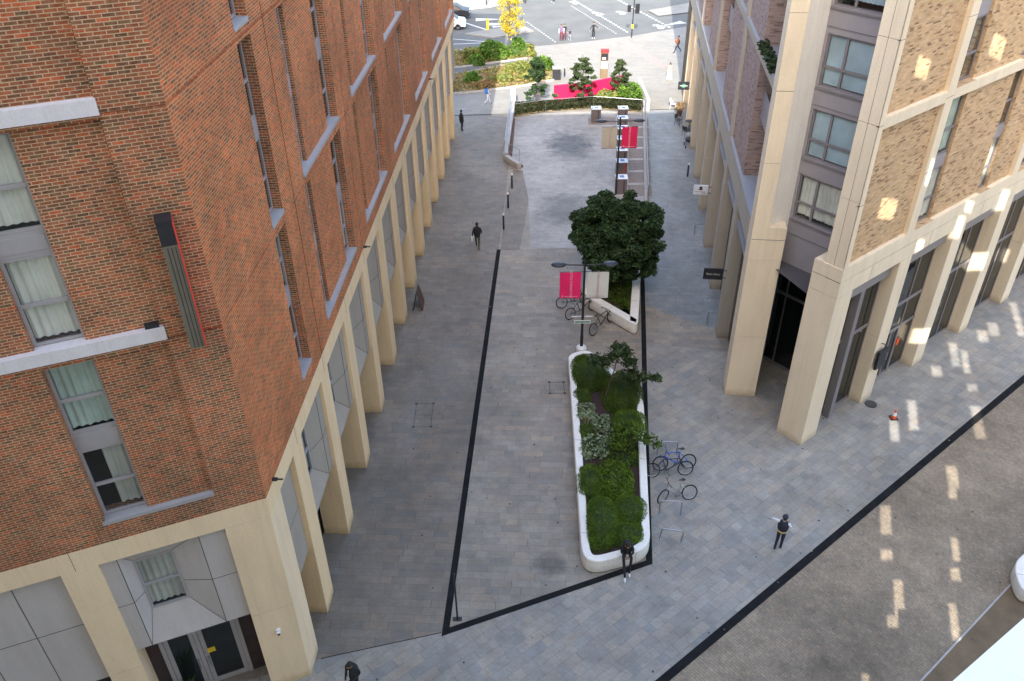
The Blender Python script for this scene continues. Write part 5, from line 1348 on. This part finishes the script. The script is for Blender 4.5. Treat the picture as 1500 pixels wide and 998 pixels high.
b = MB(); b.box(x - .40, x + .40, y - .36, y + .36, 1.0, 1.12); b.build('bin_lid', M['shutterbox'], t)
t = empty('traffic_light', (12.9, 89.6, 0), 'black traffic light pole with two signal heads at the crossing', 'traffic light'); x, y = 12.9, 89.6
b = MB(); b.tube((x, y, 0), (x + .05, y, 3.75), .06, .055, 10); b.build('pole', M['black'], t)
for ox, oy, h0, w_ in ((-.42, .05, 2.6, .17), (.40, -.05, 2.45, .22)):
    b = MB(); b.box(x + ox - w_, x + ox + w_, y + oy - .12, y + oy + .12, h0, h0 + (.95 if ox > 0 else .65)); 
    for k in range(3 if ox > 0 else 2): b.tube((x + ox, y + oy - .12, h0 + .16 + .3 * k), (x + ox, y + oy - .24, h0 + .18 + .3 * k), .10, .11, 10, cap=False)
    b.tube((x, y, h0 + .3), (x + ox, y + oy, h0 + .3), .025, n=6)
    b.build('signal_head', M['black'], t)
b = MB(); b.box(x - .10, x + .12, y - .14, y - .05, 1.0, 1.35); b.build('push_button_box', M['yellow'], t)
b = MB(); b.box(-2.22, -1.95, 92.9, 93.15, .1, 1.2); b.tube((-2.08, 93.0, 1.2), (-2.08, 93.0, 1.3), .1, .05); tag(b.build('yellow_bollard', M['yellow'], None, (-2.08, 93, .1)), 'square yellow bollard on the traffic island', 'bollard')
# second signal pole on the island
t = empty('traffic_light', (.95, 92.6, 0), 'dark traffic light pole behind the yellow tree on the island', 'traffic light')
b = MB(); b.tube((.95, 92.6, .1), (.95, 92.6, 4.0), .06, n=8); b.build('pole', M['black'], t)
b = MB(); b.box(.75, 1.15, 92.4, 92.64, 2.7, 3.7); b.build('signal_head', M['black'], t)
b = MB(); b.tube((-5.0, 103.3, .1), (-5.0, 103.3, 3), .06, n=8); b.tube((-2.4, 103.6, .1), (-2.4, 103.6, 2.4), .06, n=8); 
b = MB(); b.tube((-2.4, 103.8, .1), (-2.4, 103.8, 2.4), .06, n=8); tag(b.build('black_post', M['black'], None, (-2.4, 103.8, .1)), 'thin dark post on the far pavement left of the yellow tree', 'post')
# A-board against a pillar
t = empty('pavement_board', (-5.2, 38.7, 0), 'dark folding pavement board leaning by a pillar of the brick building', 'sign')
b = MB(); b.hexa([(-5.35, 38.3, .0), (-5.30, 38.3, .0), (-5.28, 39.3, 0), (-5.33, 39.3, 0), (-5.12, 38.32, 1.1), (-5.08, 38.32, 1.1), (-5.06, 39.28, 1.1), (-5.10, 39.28, 1.1)]); b.build('board', M['black'], t)
b = MB(); b.hexa([(-4.85, 38.3, .0), (-4.80, 38.3, .0), (-4.78, 39.3, 0), (-4.83, 39.3, 0), (-5.08, 38.32, 1.1), (-5.05, 38.32, 1.1), (-5.03, 39.28, 1.1), (-5.06, 39.28, 1.1)]); b.build('board', M['p_brown'], t)
# hanging signs of the stone building
def blade(s_, d0, d1, z0, z1, mat, label, deco):
    t = empty('hanging_sign', FC(s_, d0, z0), label, 'sign', 'hanging shop signs on the stone building')
    b = MB(); b.fbox(FC, s_ - .04, s_ + .04, d0, d1, z0, z1); b.build('sign_box', M[mat], t)
    b = MB(); b.tube(FC(s_, 0, z1 - .1), FC(s_, d0 + .01, z1 - .1), .02); b.tube(FC(s_, 0, z0 + .1), FC(s_, d0 + .01, z0 + .1), .02); b.build('bracket', M['black'], t)
    b = MB(); deco(b, s_ - .043, d0, d1, z0, z1); b.build('sign_mark', [M['black'], M['offwhite'], M['green'], M['redtext']], t)
def deco_script(b, s_, d0, d1, z0, z1):
    W = d1 - d0; pts = []
    for k in range(46):
        u = k / 45; x = d1 - W * (.14 + .72 * u); z = (z0 + z1) / 2 - .01 * u + .05 * math.sin(u * 44) * (1.6 if k in (2, 3, 4, 28, 29) else .8)
        if .46 < u < .53: pts.append(None); continue
        pts.append(FC(s_, x, z))
    for a, c in zip(pts[:-1], pts[1:]):
        if a and c: b.tube(a, c, .010, n=4, mi=1)
def deco_emblem(b, s_, d0, d1, z0, z1):
    c = (d0 + d1) / 2; z = z0 + (z1 - z0) * .66
    b.fbox(FC, s_ - .004, s_, c - .08, c + .08, z - .02, z + .12, 0); b.fbox(FC, s_ - .004, s_, c - .12, c + .12, z - .09, z - .03, 0)
    b.fbox(FC, s_ - .004, s_, d0 + .1, d1 - .1, z0 + .16, z0 + .20, 3); b.fbox(FC, s_ - .004, s_, d0 + .1, c - .05, z0 + .09, z0 + .11, 0)
def deco_green(b, s_, d0, d1, z0, z1):
    c = (d0 + d1) / 2; zc = (z0 + z1) / 2
    b.tube(FC(s_, c, zc), FC(s_ - .004, c, zc), .17, n=18, mi=2); b.fbox(FC, s_ - .006, s_ - .003, d0 + .12, d1 - .12, zc - .02, zc + .02, 1)
blade(4.62, .18, 1.1, 3.5, 4.1, 'black', 'black hanging shop sign with faint white script nearest the viewer', deco_script)
blade(14.2, .2, 1.02, 3.5, 4.08, 'poster', 'white hanging shop sign with a small dark emblem', deco_emblem)
blade(34.3, .1, .95, 2.9, 3.52, 'black', 'dark green and black hanging sign at the far end of the stone building', deco_green)
# lane-side black sign on the second pillar
t = empty('pillar_sign', FD(4.95, .1, 2), 'black sign board hanging on the second pillar of the lane side', 'sign')
b = MB(); b.fbox(FD, 4.62, 5.3, .10, .22, 1.98, 2.95); b.build('sign_box', M['black'], t)
b = MB(); b.tube(FD(4.95, 0, 3.2), FD(4.95, .16, 3.25), .02); b.tube(FD(4.95, .16, 3.25), FD(4.95, .16, 2.95), .012); b.build('bracket', M['black'], t)
# small red lamp and yellow notice behind lane glazing
tag((lambda b: (b.fbox(FD, 7.75, 7.98, -.60, -.55, 1.5, 1.85), b.build('red_notice', M['orange'], None, FD(7.9, -.6, 1.5)))[1])(MB()), 'small glowing orange notice on the shop glazing behind the third pillar', 'notice')
tag((lambda b: (b.fbox(FD, 10.35, 10.65, -.60, -.55, 1.3, 1.75), b.build('yellow_notice', M['yellow'], None, FD(10.5, -.6, 1.3)))[1])(MB()), 'yellow notice on the shop glazing between the third and fourth pillars', 'notice')
# cafe furniture
def chair(x, y, rz, mat, label):
    t = empty('cafe_chair', (x, y, 0), label, 'chair', 'cafe chairs outside the stone building')
    c, s_ = math.cos(rz), math.sin(rz); T = lambda u, v, z: (x + u * c - v * s_, y + u * s_ + v * c, z)
    b = MB(); b.hexa([T(-.22, -.22, .44), T(.22, -.22, .44), T(.22, .22, .44), T(-.22, .22, .44), T(-.22, -.22, .47), T(.22, -.22, .47), T(.22, .22, .47), T(-.22, .22, .47)]); b.build('seat', M[mat], t)
    b = MB(); b.hexa([T(-.22, .20, .55), T(.22, .20, .55), T(.22, .23, .55), T(-.22, .23, .55), T(-.22, .28, .86), T(.22, .28, .86), T(.22, .31, .86), T(-.22, .31, .86)]); b.build('backrest', M[mat], t)
    for u in (-.2, .2):
        for v in (-.2, .2): b = MB(); b.tube(T(u, v, .44), T(u * 1.15, v * 1.15, 0), .014, n=6); b.build('leg', M[mat], t)
        b = MB(); b.tube(T(u, .2, .46), T(u, .28, .84), .014, n=6); b.tube(T(u, .24, .66), T(u, -.2, .66), .014, n=6); b.tube(T(u, -.2, .66), T(u, -.2, .46), .014, n=6); b.build('armrest', M[mat], t)
chair(13.75, 68.6, 1.2, 'whitepaint', 'pale cafe chair standing in the sun under the green sign')
chair(13.55, 64.9, .9, 'black', 'dark cafe chair in the shade facing the street'); chair(13.75, 62.6, 2.4, 'black', 'dark cafe chair pulled up to the round cafe table')
t = empty('cafe_table', (14.2, 63.8, 0), 'round dark cafe table against the stone pillars', 'table')
b = MB(); b.tube((14.2, 63.8, .72), (14.2, 63.8, .75), .36, n=20); b.build('tabletop', M['black'], t); b = MB(); b.tube((14.2, 63.8, .03), (14.2, 63.8, .72), .03); b.tube((14.2, 63.8, 0), (14.2, 63.8, .03), .22, n=14); b.build('table_base', M['black'], t)
t = empty('pushchair', (13.55, 60.4, 0), 'black pushchair with a grey hood parked by the cafe pillars', 'pushchair')
b = MB(); b.ellipsoid((13.55, 60.4, .62), .27, .38, .24, 14, 8, 0, zmin=-.7); b.build('seat_shell', M['black'], t)
b = MB(); b.ellipsoid((13.55, 60.62, .80), .26, .28, .26, 14, 8, 0, zmin=-.2); b.build('hood', M['p_grey'], t)
for ox in (-.25, .25):
    for oy in (-.3, .35): b = MB(); b.torus((13.55 + ox, 60.4 + oy, .13), (1, 0, 0), .11, .022, 16, 5); b.tube((13.55 + ox, 60.4 + oy, .13), (13.55 + ox * .8, 60.4 + oy * .4, .5), .013, n=5); b.build('wheel', M['rubber'], t)
b = MB(); b.path([(13.3, 60.7, .55), (13.3, 61.0, 1.0), (13.8, 61.0, 1.0), (13.8, 60.7, .55)], .014); b.build('handle', M['black'], t)
t = empty('potted_plant', (14.0, 67.0, 0), 'potted shrub between the cafe pillars', 'plant')
b = MB(); b.tube((14.0, 67, 0), (14.0, 67, .5), .18, .25, 14); b.build('pot', M['p_brown'], t); b = MB(); b.leaves(dome_pts((14.0, 67, .5), .35, .35, .6, 260), .12); b.build('foliage', M['lf_dry'], t)
# spiky plant at the brick building door
pc = FB(3.75, -.35, 0)
t = empty('potted_plant', pc, 'spiky green potted plant beside the glass doors of the brick building', 'plant')
b = MB(); b.tube(pc, (pc[0], pc[1], .45), .2, .27, 16); b.build('pot', M['black'], t)
b = MB()
for k in range(70):
    a = random.uniform(0, 6.28); e = random.uniform(.25, 1.35); l = random.uniform(.5, .85); c_ = Vector((pc[0], pc[1], .5)); d = Vector((math.cos(a) * math.cos(e), math.sin(a) * math.cos(e), math.sin(e))); w = Vector((-math.sin(a), math.cos(a), 0)) * .022
    m_ = c_ + d * l * .6; tp = c_ + d * l + Vector((0, 0, -.18 * math.cos(e)))
    b.face([c_ - w, c_ + w, m_ + w, m_ - w]); b.face([m_ - w, m_ + w, tp])
b.build('foliage', M['lf_bright'], t)
# cars
def car(x, y, paint, label):
    t = empty('parked_car', (x, y, 0), label, 'car', 'cars waiting at the junction')
    prof = [(-2.1, .35), (-2.15, .75), (-1.9, .95), (-1.1, 1.0), (-.65, 1.42), (.7, 1.46), (1.35, 1.02), (2.0, .90), (2.15, .65), (2.12, .35)]
    b = MB(); n = len(prof)
    def Y(z): return .84 if z < 1.05 else .66
    for i in range(n):
        (x0, z0), (x1, z1) = prof[i], prof[(i + 1) % n]
        b.face([(x + x0, y - Y(z0), z0), (x + x1, y - Y(z1), z1), (x + x1, y + Y(z1), z1), (x + x0, y + Y(z0), z0)], smooth=False)
    for s_ in (-1, 1):
        c0 = [(x + px, y + s_ * Y(pz), pz) for px, pz in prof]
        for i in range(1, n - 1): b.face([c0[0], c0[i], c0[i + 1]])
    b.build('body', M[paint], t)
    b = MB()
    for s_ in (-1, 1): b.face([(x - .95, y + s_ * .845, 1.03), (x + 1.15, y + s_ * .845, 1.03), (x + .62, y + s_ * .70, 1.38), (x - .58, y + s_ * .70, 1.38)])
    b.face([(x + 1.33, y - .66, 1.05), (x + 1.33, y + .66, 1.05), (x + .76, y + .6, 1.43), (x + .76, y - .6, 1.43)]); b.face([(x - 1.12, y - .66, 1.03), (x - 1.12, y + .66, 1.03), (x - .70, y + .6, 1.39), (x - .70, y - .6, 1.39)])
    b.build('window', M['black'], t)
    for wx in (-1.3, 1.3):
        for s_ in (-1, 1):
            b = MB(); b.torus((x + wx, y + s_ * .78, .32), (0, 1, 0), .24, .085, 20, 8, 0); b.tube((x + wx, y + s_ * .74, .32), (x + wx, y + s_ * .84, .32), .2, n=14, mi=1); b.build('wheel', [M['rubber'], M['steel']], t)
    for s_ in (-1, 1): b = MB(); b.ellipsoid((x + 2.05, y + s_ * .62, .72), .10, .18, .08, 10, 6); b.build('headlight', M['poster'], t)
car(-6.6, 94.3, 'poster', 'silver white car at the junction half hidden by the brick building'); car(-6.3, 98.6, 'black', 'black car behind the silver one beyond the brick building')
# near parapet ledge below the camera
b = MB()
lz = 23.2; l0, l1 = Vector((1.017, 1.14)), Vector((1.270, 1.31)); ld = (l1 - l0).normalized(); ln_ = Vector((ld.y, -ld.x))
b.prism([tuple(l0 - ld * 3), tuple(l1 + ld * 4), tuple(l1 + ld * 4 + ln_ * 1.4), tuple(l0 - ld * 3 + ln_ * 1.4)], lz - .12, lz)
b.prism([tuple(l0 - ld * 3), tuple(l1 + ld * 4), tuple(l1 + ld * 4 + ln_ * 1.4), tuple(l0 - ld * 3 + ln_ * 1.4)][::-1], lz - .121, lz - .12)
b.prism([tuple(l0 - ld * 3 + ln_ * .1), tuple(l1 + ld * 4 + ln_ * .1), tuple(l1 + ld * 4 + ln_ * .4), tuple(l0 - ld * 3 + ln_ * .4)], lz - 4, lz - .12)
tag(b.build('parapet_ledge', simple('white_ledge_paint', (.95, .92, .88), .6, var=.03, scale=6), None, (*l0, lz)), 'bright white parapet ledge in the bottom right corner close to the viewer', 'ledge')

# ================================================================== PEOPLE
def person(label, loc, heading, colors, pose=None, h=1.75, extras=None, z=0.0, group=None):
    """colors: skin, top, sleeve, trousers, shoes, hair"""
    sc_ = h / 1.75
    J = dict(pel=(0, 0, .95), wai=(0, .0, 1.08), che=(0, .0, 1.28), nek=(0, -.01, 1.47), hd0=(0, .01, 1.56), hd1=(0, .02, 1.64), hd2=(0, .0, 1.715), nose=(0, .115, 1.615),
             shL=(-.17, 0, 1.41), elL=(-.24, -.04, 1.14), wrL=(-.26, .06, .90), shR=(.17, 0, 1.41), elR=(.24, -.04, 1.14), wrR=(.26, .06, .90),
             hiL=(-.09, 0, .90), knL=(-.10, .06, .50), anL=(-.10, .0, .09), toL=(-.11, .17, .04), hiR=(.09, 0, .90), knR=(.10, .02, .50), anR=(.10, -.1, .09), toR=(.11, .07, .04))
    if pose: J.update(pose)
    rad = dict(pel=.135, wai=.125, che=.14, nek=.055, hd0=.075, hd1=.095, hd2=.075, nose=.018, shL=.062, elL=.045, wrL=.03, shR=.062, elR=.045, wrR=.03,
               hiL=.09, knL=.062, anL=.045, toL=.035, hiR=.09, knR=.062, anR=.045, toR=.035)
    E_ = [('pel', 'wai', 1), ('wai', 'che', 1), ('che', 'nek', 1), ('nek', 'hd0', 0), ('hd0', 'hd1', 0), ('hd1', 'hd2', 5), ('hd1', 'nose', 0)]
    for s_ in 'LR': E_ += [('che', 'sh' + s_, 1), ('sh' + s_, 'el' + s_, 2), ('el' + s_, 'wr' + s_, 2), ('pel', 'hi' + s_, 3), ('hi' + s_, 'kn' + s_, 3), ('kn' + s_, 'an' + s_, 3), ('an' + s_, 'to' + s_, 4)]
    # hands
    for s_ in 'LR':
        w = Vector(J['wr' + s_]); d = (w - Vector(J['el' + s_])).normalized(); a = Vector((1 if s_ == 'R' else -1, 0, 0)); f = d.cross(a); f = f.normalized() if f.length > .1 else Vector((0, 1, 0)); f2 = d.cross(f).normalized()
        pal = w + d * .06; J['pa' + s_] = tuple(pal); rad['pa' + s_] = .028; E_.append(('wr' + s_, 'pa' + s_, 0))
        for k in range(4):
            o = f * (k - 1.5) * .021; l = (.075, .085, .08, .062)[k]
            n1, n2 = f'f{s_}{k}a', f'f{s_}{k}b'
            J[n1] = tuple(pal + o + d * (.03 + l * .45)); J[n2] = tuple(pal + o * 1.05 + d * (.03 + l) + f2 * .02); rad[n1] = .0095; rad[n2] = .008; E_ += [('pa' + s_, n1, 0), (n1, n2, 0)]
        J['th' + s_] = tuple(w + d * .06 + f * .055); rad['th' + s_] = .010; E_.append(('wr' + s_, 'th' + s_, 0))
    names = list(J); idx = {n: i for i, n in enumerate(names)}
    V = [Vector(J[n]) for n in names]
    me = bpy.data.meshes.new('person_base'); me.from_pydata([tuple(v) for v in V], [(idx[a], idx[b]) for a, b, _ in E_], [])
    o = bpy.data.objects.new('tmp', me); COL.objects.link(o)
    mod = o.modifiers.new('s', 'SKIN'); mod.use_smooth_shade = True
    sv = me.skin_vertices[0].data
    for n, i in idx.items(): sv[i].radius = (rad[n], rad[n] * (.78 if n in ('pel', 'wai', 'che') else 1)); sv[i].use_root = (n == 'pel')
    sb_ = o.modifiers.new('u', 'SUBSURF'); sb_.levels = 1; sb_.render_levels = 1
    dg = bpy.context.evaluated_depsgraph_get(); m2 = bpy.data.meshes.new_from_object(o.evaluated_get(dg))
    bpy.data.objects.remove(o)
    order = ['skin', 'top', 'sleeve', 'trousers', 'shoes', 'hair']
    m2.materials.clear()
    for k in order: m2.materials.append(M['p_' + colors[k]])
    segs = [(Vector(J[a]), Vector(J[b]), m_, (rad[a] + rad[b]) / 2) for a, b, m_ in E_]
    for f in m2.polygons:
        c = f.center; best = 1e9; bm_ = 0
        for a, b_, m_, r_ in segs:
            ab = b_ - a; t = max(0, min(1, (c - a).dot(ab) / max(ab.length_squared, 1e-9))); dd3 = (c - (a + ab * t)).length - r_
            if dd3 < best: best = dd3; bm_ = m_
        if bm_ in (0, 5):
            hc = Vector(J['hd1'])
            if (c - hc).length < .2: bm_ = 5 if (c.z > hc.z + .035 or (c.y < hc.y - .02 and c.z > hc.z - .06)) else 0
        f.material_index = bm_; f.use_smooth = True
    body = bpy.data.objects.new('person', m2); COL.objects.link(body)
    body.location = (loc[0], loc[1], z); body.rotation_euler = (0, 0, R_(-heading)); body.scale = (sc_,) * 3
    tag(body, label, 'person', group)
    # hair and face as children
    def child(name, build, mats):
        b = MB(); build(b); c = b.build(name, mats); c.parent = body; return c
    hx, hy, hz = J['hd1']
    child('hair', lambda b: b.ellipsoid((hx, hy - .022, hz + .035), .092, .105, .088, 12, 8, 0, zmin=-.45), M['p_' + colors['hair']])
    child('eyes', lambda b: [b.ellipsoid((hx + s_ * .032, hy + .088, hz + .002), .011, .008, .008, 6, 4) for s_ in (-1, 1)], M['p_black'])
    child('ears', lambda b: [b.ellipsoid((hx + s_ * .094, hy, hz - .01), .012, .022, .032, 6, 5) for s_ in (-1, 1)], M['p_' + colors['skin']])
    if extras: extras(child, J)
    return body
def C_(skin, top, sleeve, tr, sh, hair='hair'): return dict(skin=skin, top=top, sleeve=sleeve, trousers=tr, shoes=sh, hair=hair)
walk = dict(knL=(-.10, .16, .52), anL=(-.10, .26, .10), toL=(-.11, .42, .06), knR=(.10, -.02, .50), anR=(.10, -.30, .16), toR=(.11, -.17, .05), elL=(-.25, -.12, 1.15), wrL=(-.26, -.10, .9), elR=(.25, .06, 1.15), wrR=(.25, .24, .96))
stand = {}
# 1: white shirt, dark vest, one arm out to the left
def vest(child, J):
    child('vest', lambda b: (b.ellipsoid((0, -.01, 1.24), .205, .165, .27, 14, 9, 0, power=.8), b.ellipsoid((0, -.075, 1.25), .15, .12, .20, 12, 8, 0)), M['p_navy'])
    def band(b):
        for k in range(16):
            a0, a1 = 6.283 * k / 16, 6.283 * (k + 1) / 16
            p = lambda a, z: (.211 * math.cos(a), -.02 + .185 * math.sin(a), z + .03 * math.sin(a))
            b.face([p(a0, 1.06), p(a1, 1.06), p(a1, 1.10), p(a0, 1.10)])
    child('yellow_band', band, M['yellow'])
    child('cap', lambda b: (b.ellipsoid((0, .0, 1.70), .108, .118, .07, 14, 7, 0, zmin=-.3), b.ellipsoid((0, .11, 1.685), .075, .06, .012, 10, 4, 0)), M['p_navy'])
person('person in white shirt, dark cap and dark vest with a yellow band crossing the paving', (9.95, 21.45), 28, C_('skin', 'white', 'white', 'navy', 'black'),
       dict(elL=(-.42, .05, 1.36), wrL=(-.50, .22, 1.16), elR=(.27, .06, 1.18), wrR=(.20, .27, 1.15), knL=(-.09, .04, .5), anL=(-.10, -.16, .1), toL=(-.10, -.01, .05), knR=(.08, .06, .5), anR=(.08, .0, .09), toR=(.09, .17, .04)), 1.78, vest)
# 2: bottom left
def straps(child, J): child('jacket', lambda b: b.ellipsoid((0, 0, 1.18), .22, .19, .33, 14, 9, 0, power=.8), M['p_black']); child('lanyard', lambda b: b.path([(.02, .17, 1.42), (.03, .215, 1.2), (.01, .21, 1.02)], .012, 5), M['p_white'])
person('person in a black jacket with a white lanyard at the bottom left edge', (-5.2, 15.75), 200, C_('skin', 'black', 'black', 'black', 'black'), dict(nek=(0, .03, 1.46), hd0=(0, .07, 1.54), hd1=(0, .10, 1.60), hd2=(0, .10, 1.68), nose=(0, .20, 1.56), wrL=(-.12, .26, 1.05), wrR=(.12, .26, 1.05)), 1.78, straps)
# 3: seated on the planter rim
person('person in black with white shoes sitting hunched on the rounded planter end', (4.10, 20.82), 186, C_('skin', 'black', 'black', 'black', 'white'),
       dict(pel=(0, -.02, .12), wai=(0, .02, .25), che=(0, .12, .44), nek=(0, .22, .60), hd0=(0, .29, .66), hd1=(0, .34, .71), hd2=(0, .34, .79), nose=(0, .44, .67), shL=(-.17, .16, .55), elL=(-.22, .30, .32), wrL=(-.06, .46, .26), shR=(.17, .16, .55), elR=(.22, .30, .32), wrR=(.06, .46, .28),
            hiL=(-.09, .05, .10), knL=(-.16, .42, .14), anL=(-.13, .50, -.54), toL=(-.14, .68, -.62), hiR=(.09, .05, .10), knR=(.12, .45, .12), anR=(.04, .74, -.50), toR=(.04, .93, -.60)), 1.75, lambda child, J: child('jacket', lambda b: b.ellipsoid((0, .10, .38), .215, .20, .30, 14, 9, 0, power=.85), M['p_black']), .68)
# 4: walking away
person('person in dark clothes walking up the left walkway carrying something white', (-2.0, 45.1), 5, C_('brown', 'black', 'black', 'olive', 'black'), dict(walk), 1.78,
       lambda child, J: (child('jacket', lambda b: b.ellipsoid((0, 0, 1.15), .215, .17, .36, 14, 9, 0, power=.8), M['p_black']), child('paper_bag', lambda b: b.box(-.33, -.21, -.2, .02, .62, .88), M['p_white'])))
person('person in dark clothes standing beside the last pillar of the brick building', (-3.72, 64.4), 60, C_('skin2', 'black', 'black', 'black', 'black'), None, 1.7, lambda child, J: child('coat', lambda b: b.ellipsoid((0, 0, 1.05), .22, .18, .45, 12, 8, 0, power=.8), M['p_black']))
person('person in a bright blue top walking in the sun beyond the shadow', (-1.75, 70.4), 80, C_('skin2', 'blue', 'sky', 'white', 'brown'), dict(walk), 1.62, lambda child, J: child('rucksack', lambda b: b.ellipsoid((0, -.18, 1.2), .15, .12, .24, 12, 8), M['p_blue']))
GP = 'people at the crossing'
person('adult in purple and maroon crossing the road with a child', (5.55, 88.85), 170, C_('skin2', 'purple', 'sky', 'maroon', 'black'), None, 1.65, lambda child, J: child('shoulder_bag', lambda b: b.ellipsoid((-.26, 0, 1.15), .10, .14, .2, 10, 7), M['p_sky']), group=GP)
person('adult in dark top close behind the one in purple', (5.9, 89.1), 170, C_('skin2', 'black', 'black', 'maroon', 'black'), None, 1.65, group=GP)
person('small child walking beside the two adults at the crossing', (6.45, 89.1), 170, C_('skin2', 'navy', 'purple', 'grey', 'white'), dict(walk), 1.1, group=GP)
person('person in black with arms held out stepping off the road', (8.9, 89.5), 150, C_('skin2', 'black', 'black', 'black', 'white'), dict(elL=(-.38, .02, 1.2), wrL=(-.55, .1, 1.08), elR=(.34, .0, 1.18), wrR=(.48, .05, 1.0)), 1.68, group=GP)
person('person with rust coloured bag striding past the stone building', (16.75, 84.2), 255, C_('skin2', 'rust', 'black', 'black', 'black'), dict(knL=(-.10, .26, .52), anL=(-.10, .42, .10), toL=(-.11, .58, .07), knR=(.10, -.16, .50), anR=(.10, -.46, .16), toR=(.11, -.33, .05)), 1.65,
       lambda child, J: child('bag', lambda b: b.ellipsoid((.28, .05, 1.15), .12, .18, .2, 10, 7), M['p_rust']))
person('person in a long white skirt walking near the green sign', (14.6, 75.9), 190, C_('skin2', 'beige', 'skin2', 'white', 'beige'), None, 1.6,
       lambda child, J: (child('skirt', lambda b: b.tube((0, 0, 1.0), (0, 0, .12), .15, .30, 16), M['p_white']), child('long_hair', lambda b: b.ellipsoid((0, -.06, 1.52), .10, .07, .22, 10, 7), M['p_hair'])))
person('person in dark clothes at the top edge beyond the yellow tree', (2.1, 104.5), 180, C_('skin2', 'black', 'black', 'black', 'black'), None, 1.7)
person('person cut off by the top edge on the road', (5.45, 104.6), 180, C_('skin2', 'black', 'black', 'black', 'white'), dict(walk), 1.7)

# ================================================================== LIGHT, SKY, CAMERA
w = bpy.data.worlds.new('World'); S.world = w; w.use_nodes = True
nt = w.node_tree; bg = nt.nodes['Background']
sky = nt.nodes.new('ShaderNodeTexSky'); sky.sky_type = 'NISHITA'; sky.sun_disc = False
sky.sun_elevation = R_(SUNEL); sky.sun_rotation = R_(180 + 7.5); sky.altitude = 50; sky.air_density = 1.0; sky.dust_density = 4.0; sky.ozone_density = 0.4
nt.links.new(sky.outputs[0], bg.inputs[0]); bg.inputs[1].default_value = 0.80
sl = bpy.data.lights.new('sun', 'SUN'); sl.energy = 10.0; sl.angle = R_(.22); sl.color = (1, .95, .86)
so = bpy.data.objects.new('sun', sl); COL.objects.link(so)
lv = Vector((sdir.x * math.cos(R_(SUNEL)), sdir.y * math.cos(R_(SUNEL)), -math.sin(R_(SUNEL))))
so.rotation_euler = lv.to_track_quat('-Z', 'Y').to_euler(); so.location = (-30, 0, 60)
cam = bpy.data.cameras.new('camera'); co = bpy.data.objects.new('camera', cam); COL.objects.link(co)
cam.sensor_width = 36; cam.sensor_fit = 'HORIZONTAL'; cam.lens = 1234.2 / 1500 * 36; cam.clip_end = 2000; cam.clip_start = .1
pt, ro = R_(35.241), R_(-.8786)
fw = Vector((0, math.cos(pt), -math.sin(pt))); r0 = Vector((1, 0, 0)); u0 = Vector((0, math.sin(pt), math.cos(pt)))
rr = r0 * math.cos(ro) + u0 * math.sin(ro); uu = -r0 * math.sin(ro) + u0 * math.cos(ro)
co.matrix_world = Matrix(((rr.x, uu.x, -fw.x, 0), (rr.y, uu.y, -fw.y, 0), (rr.z, uu.z, -fw.z, 25), (0, 0, 0, 1)))
S.camera = co
S.view_settings.view_transform = 'Standard'; S.view_settings.look = 'None'; S.view_settings.exposure = 0
S.cycles.max_bounces = 8; S.cycles.transparent_max_bounces = 12; S.cycles.use_denoising = True
S.cycles.caustics_reflective = False; S.cycles.caustics_refractive = False
S.cycles.sample_clamp_indirect = 8
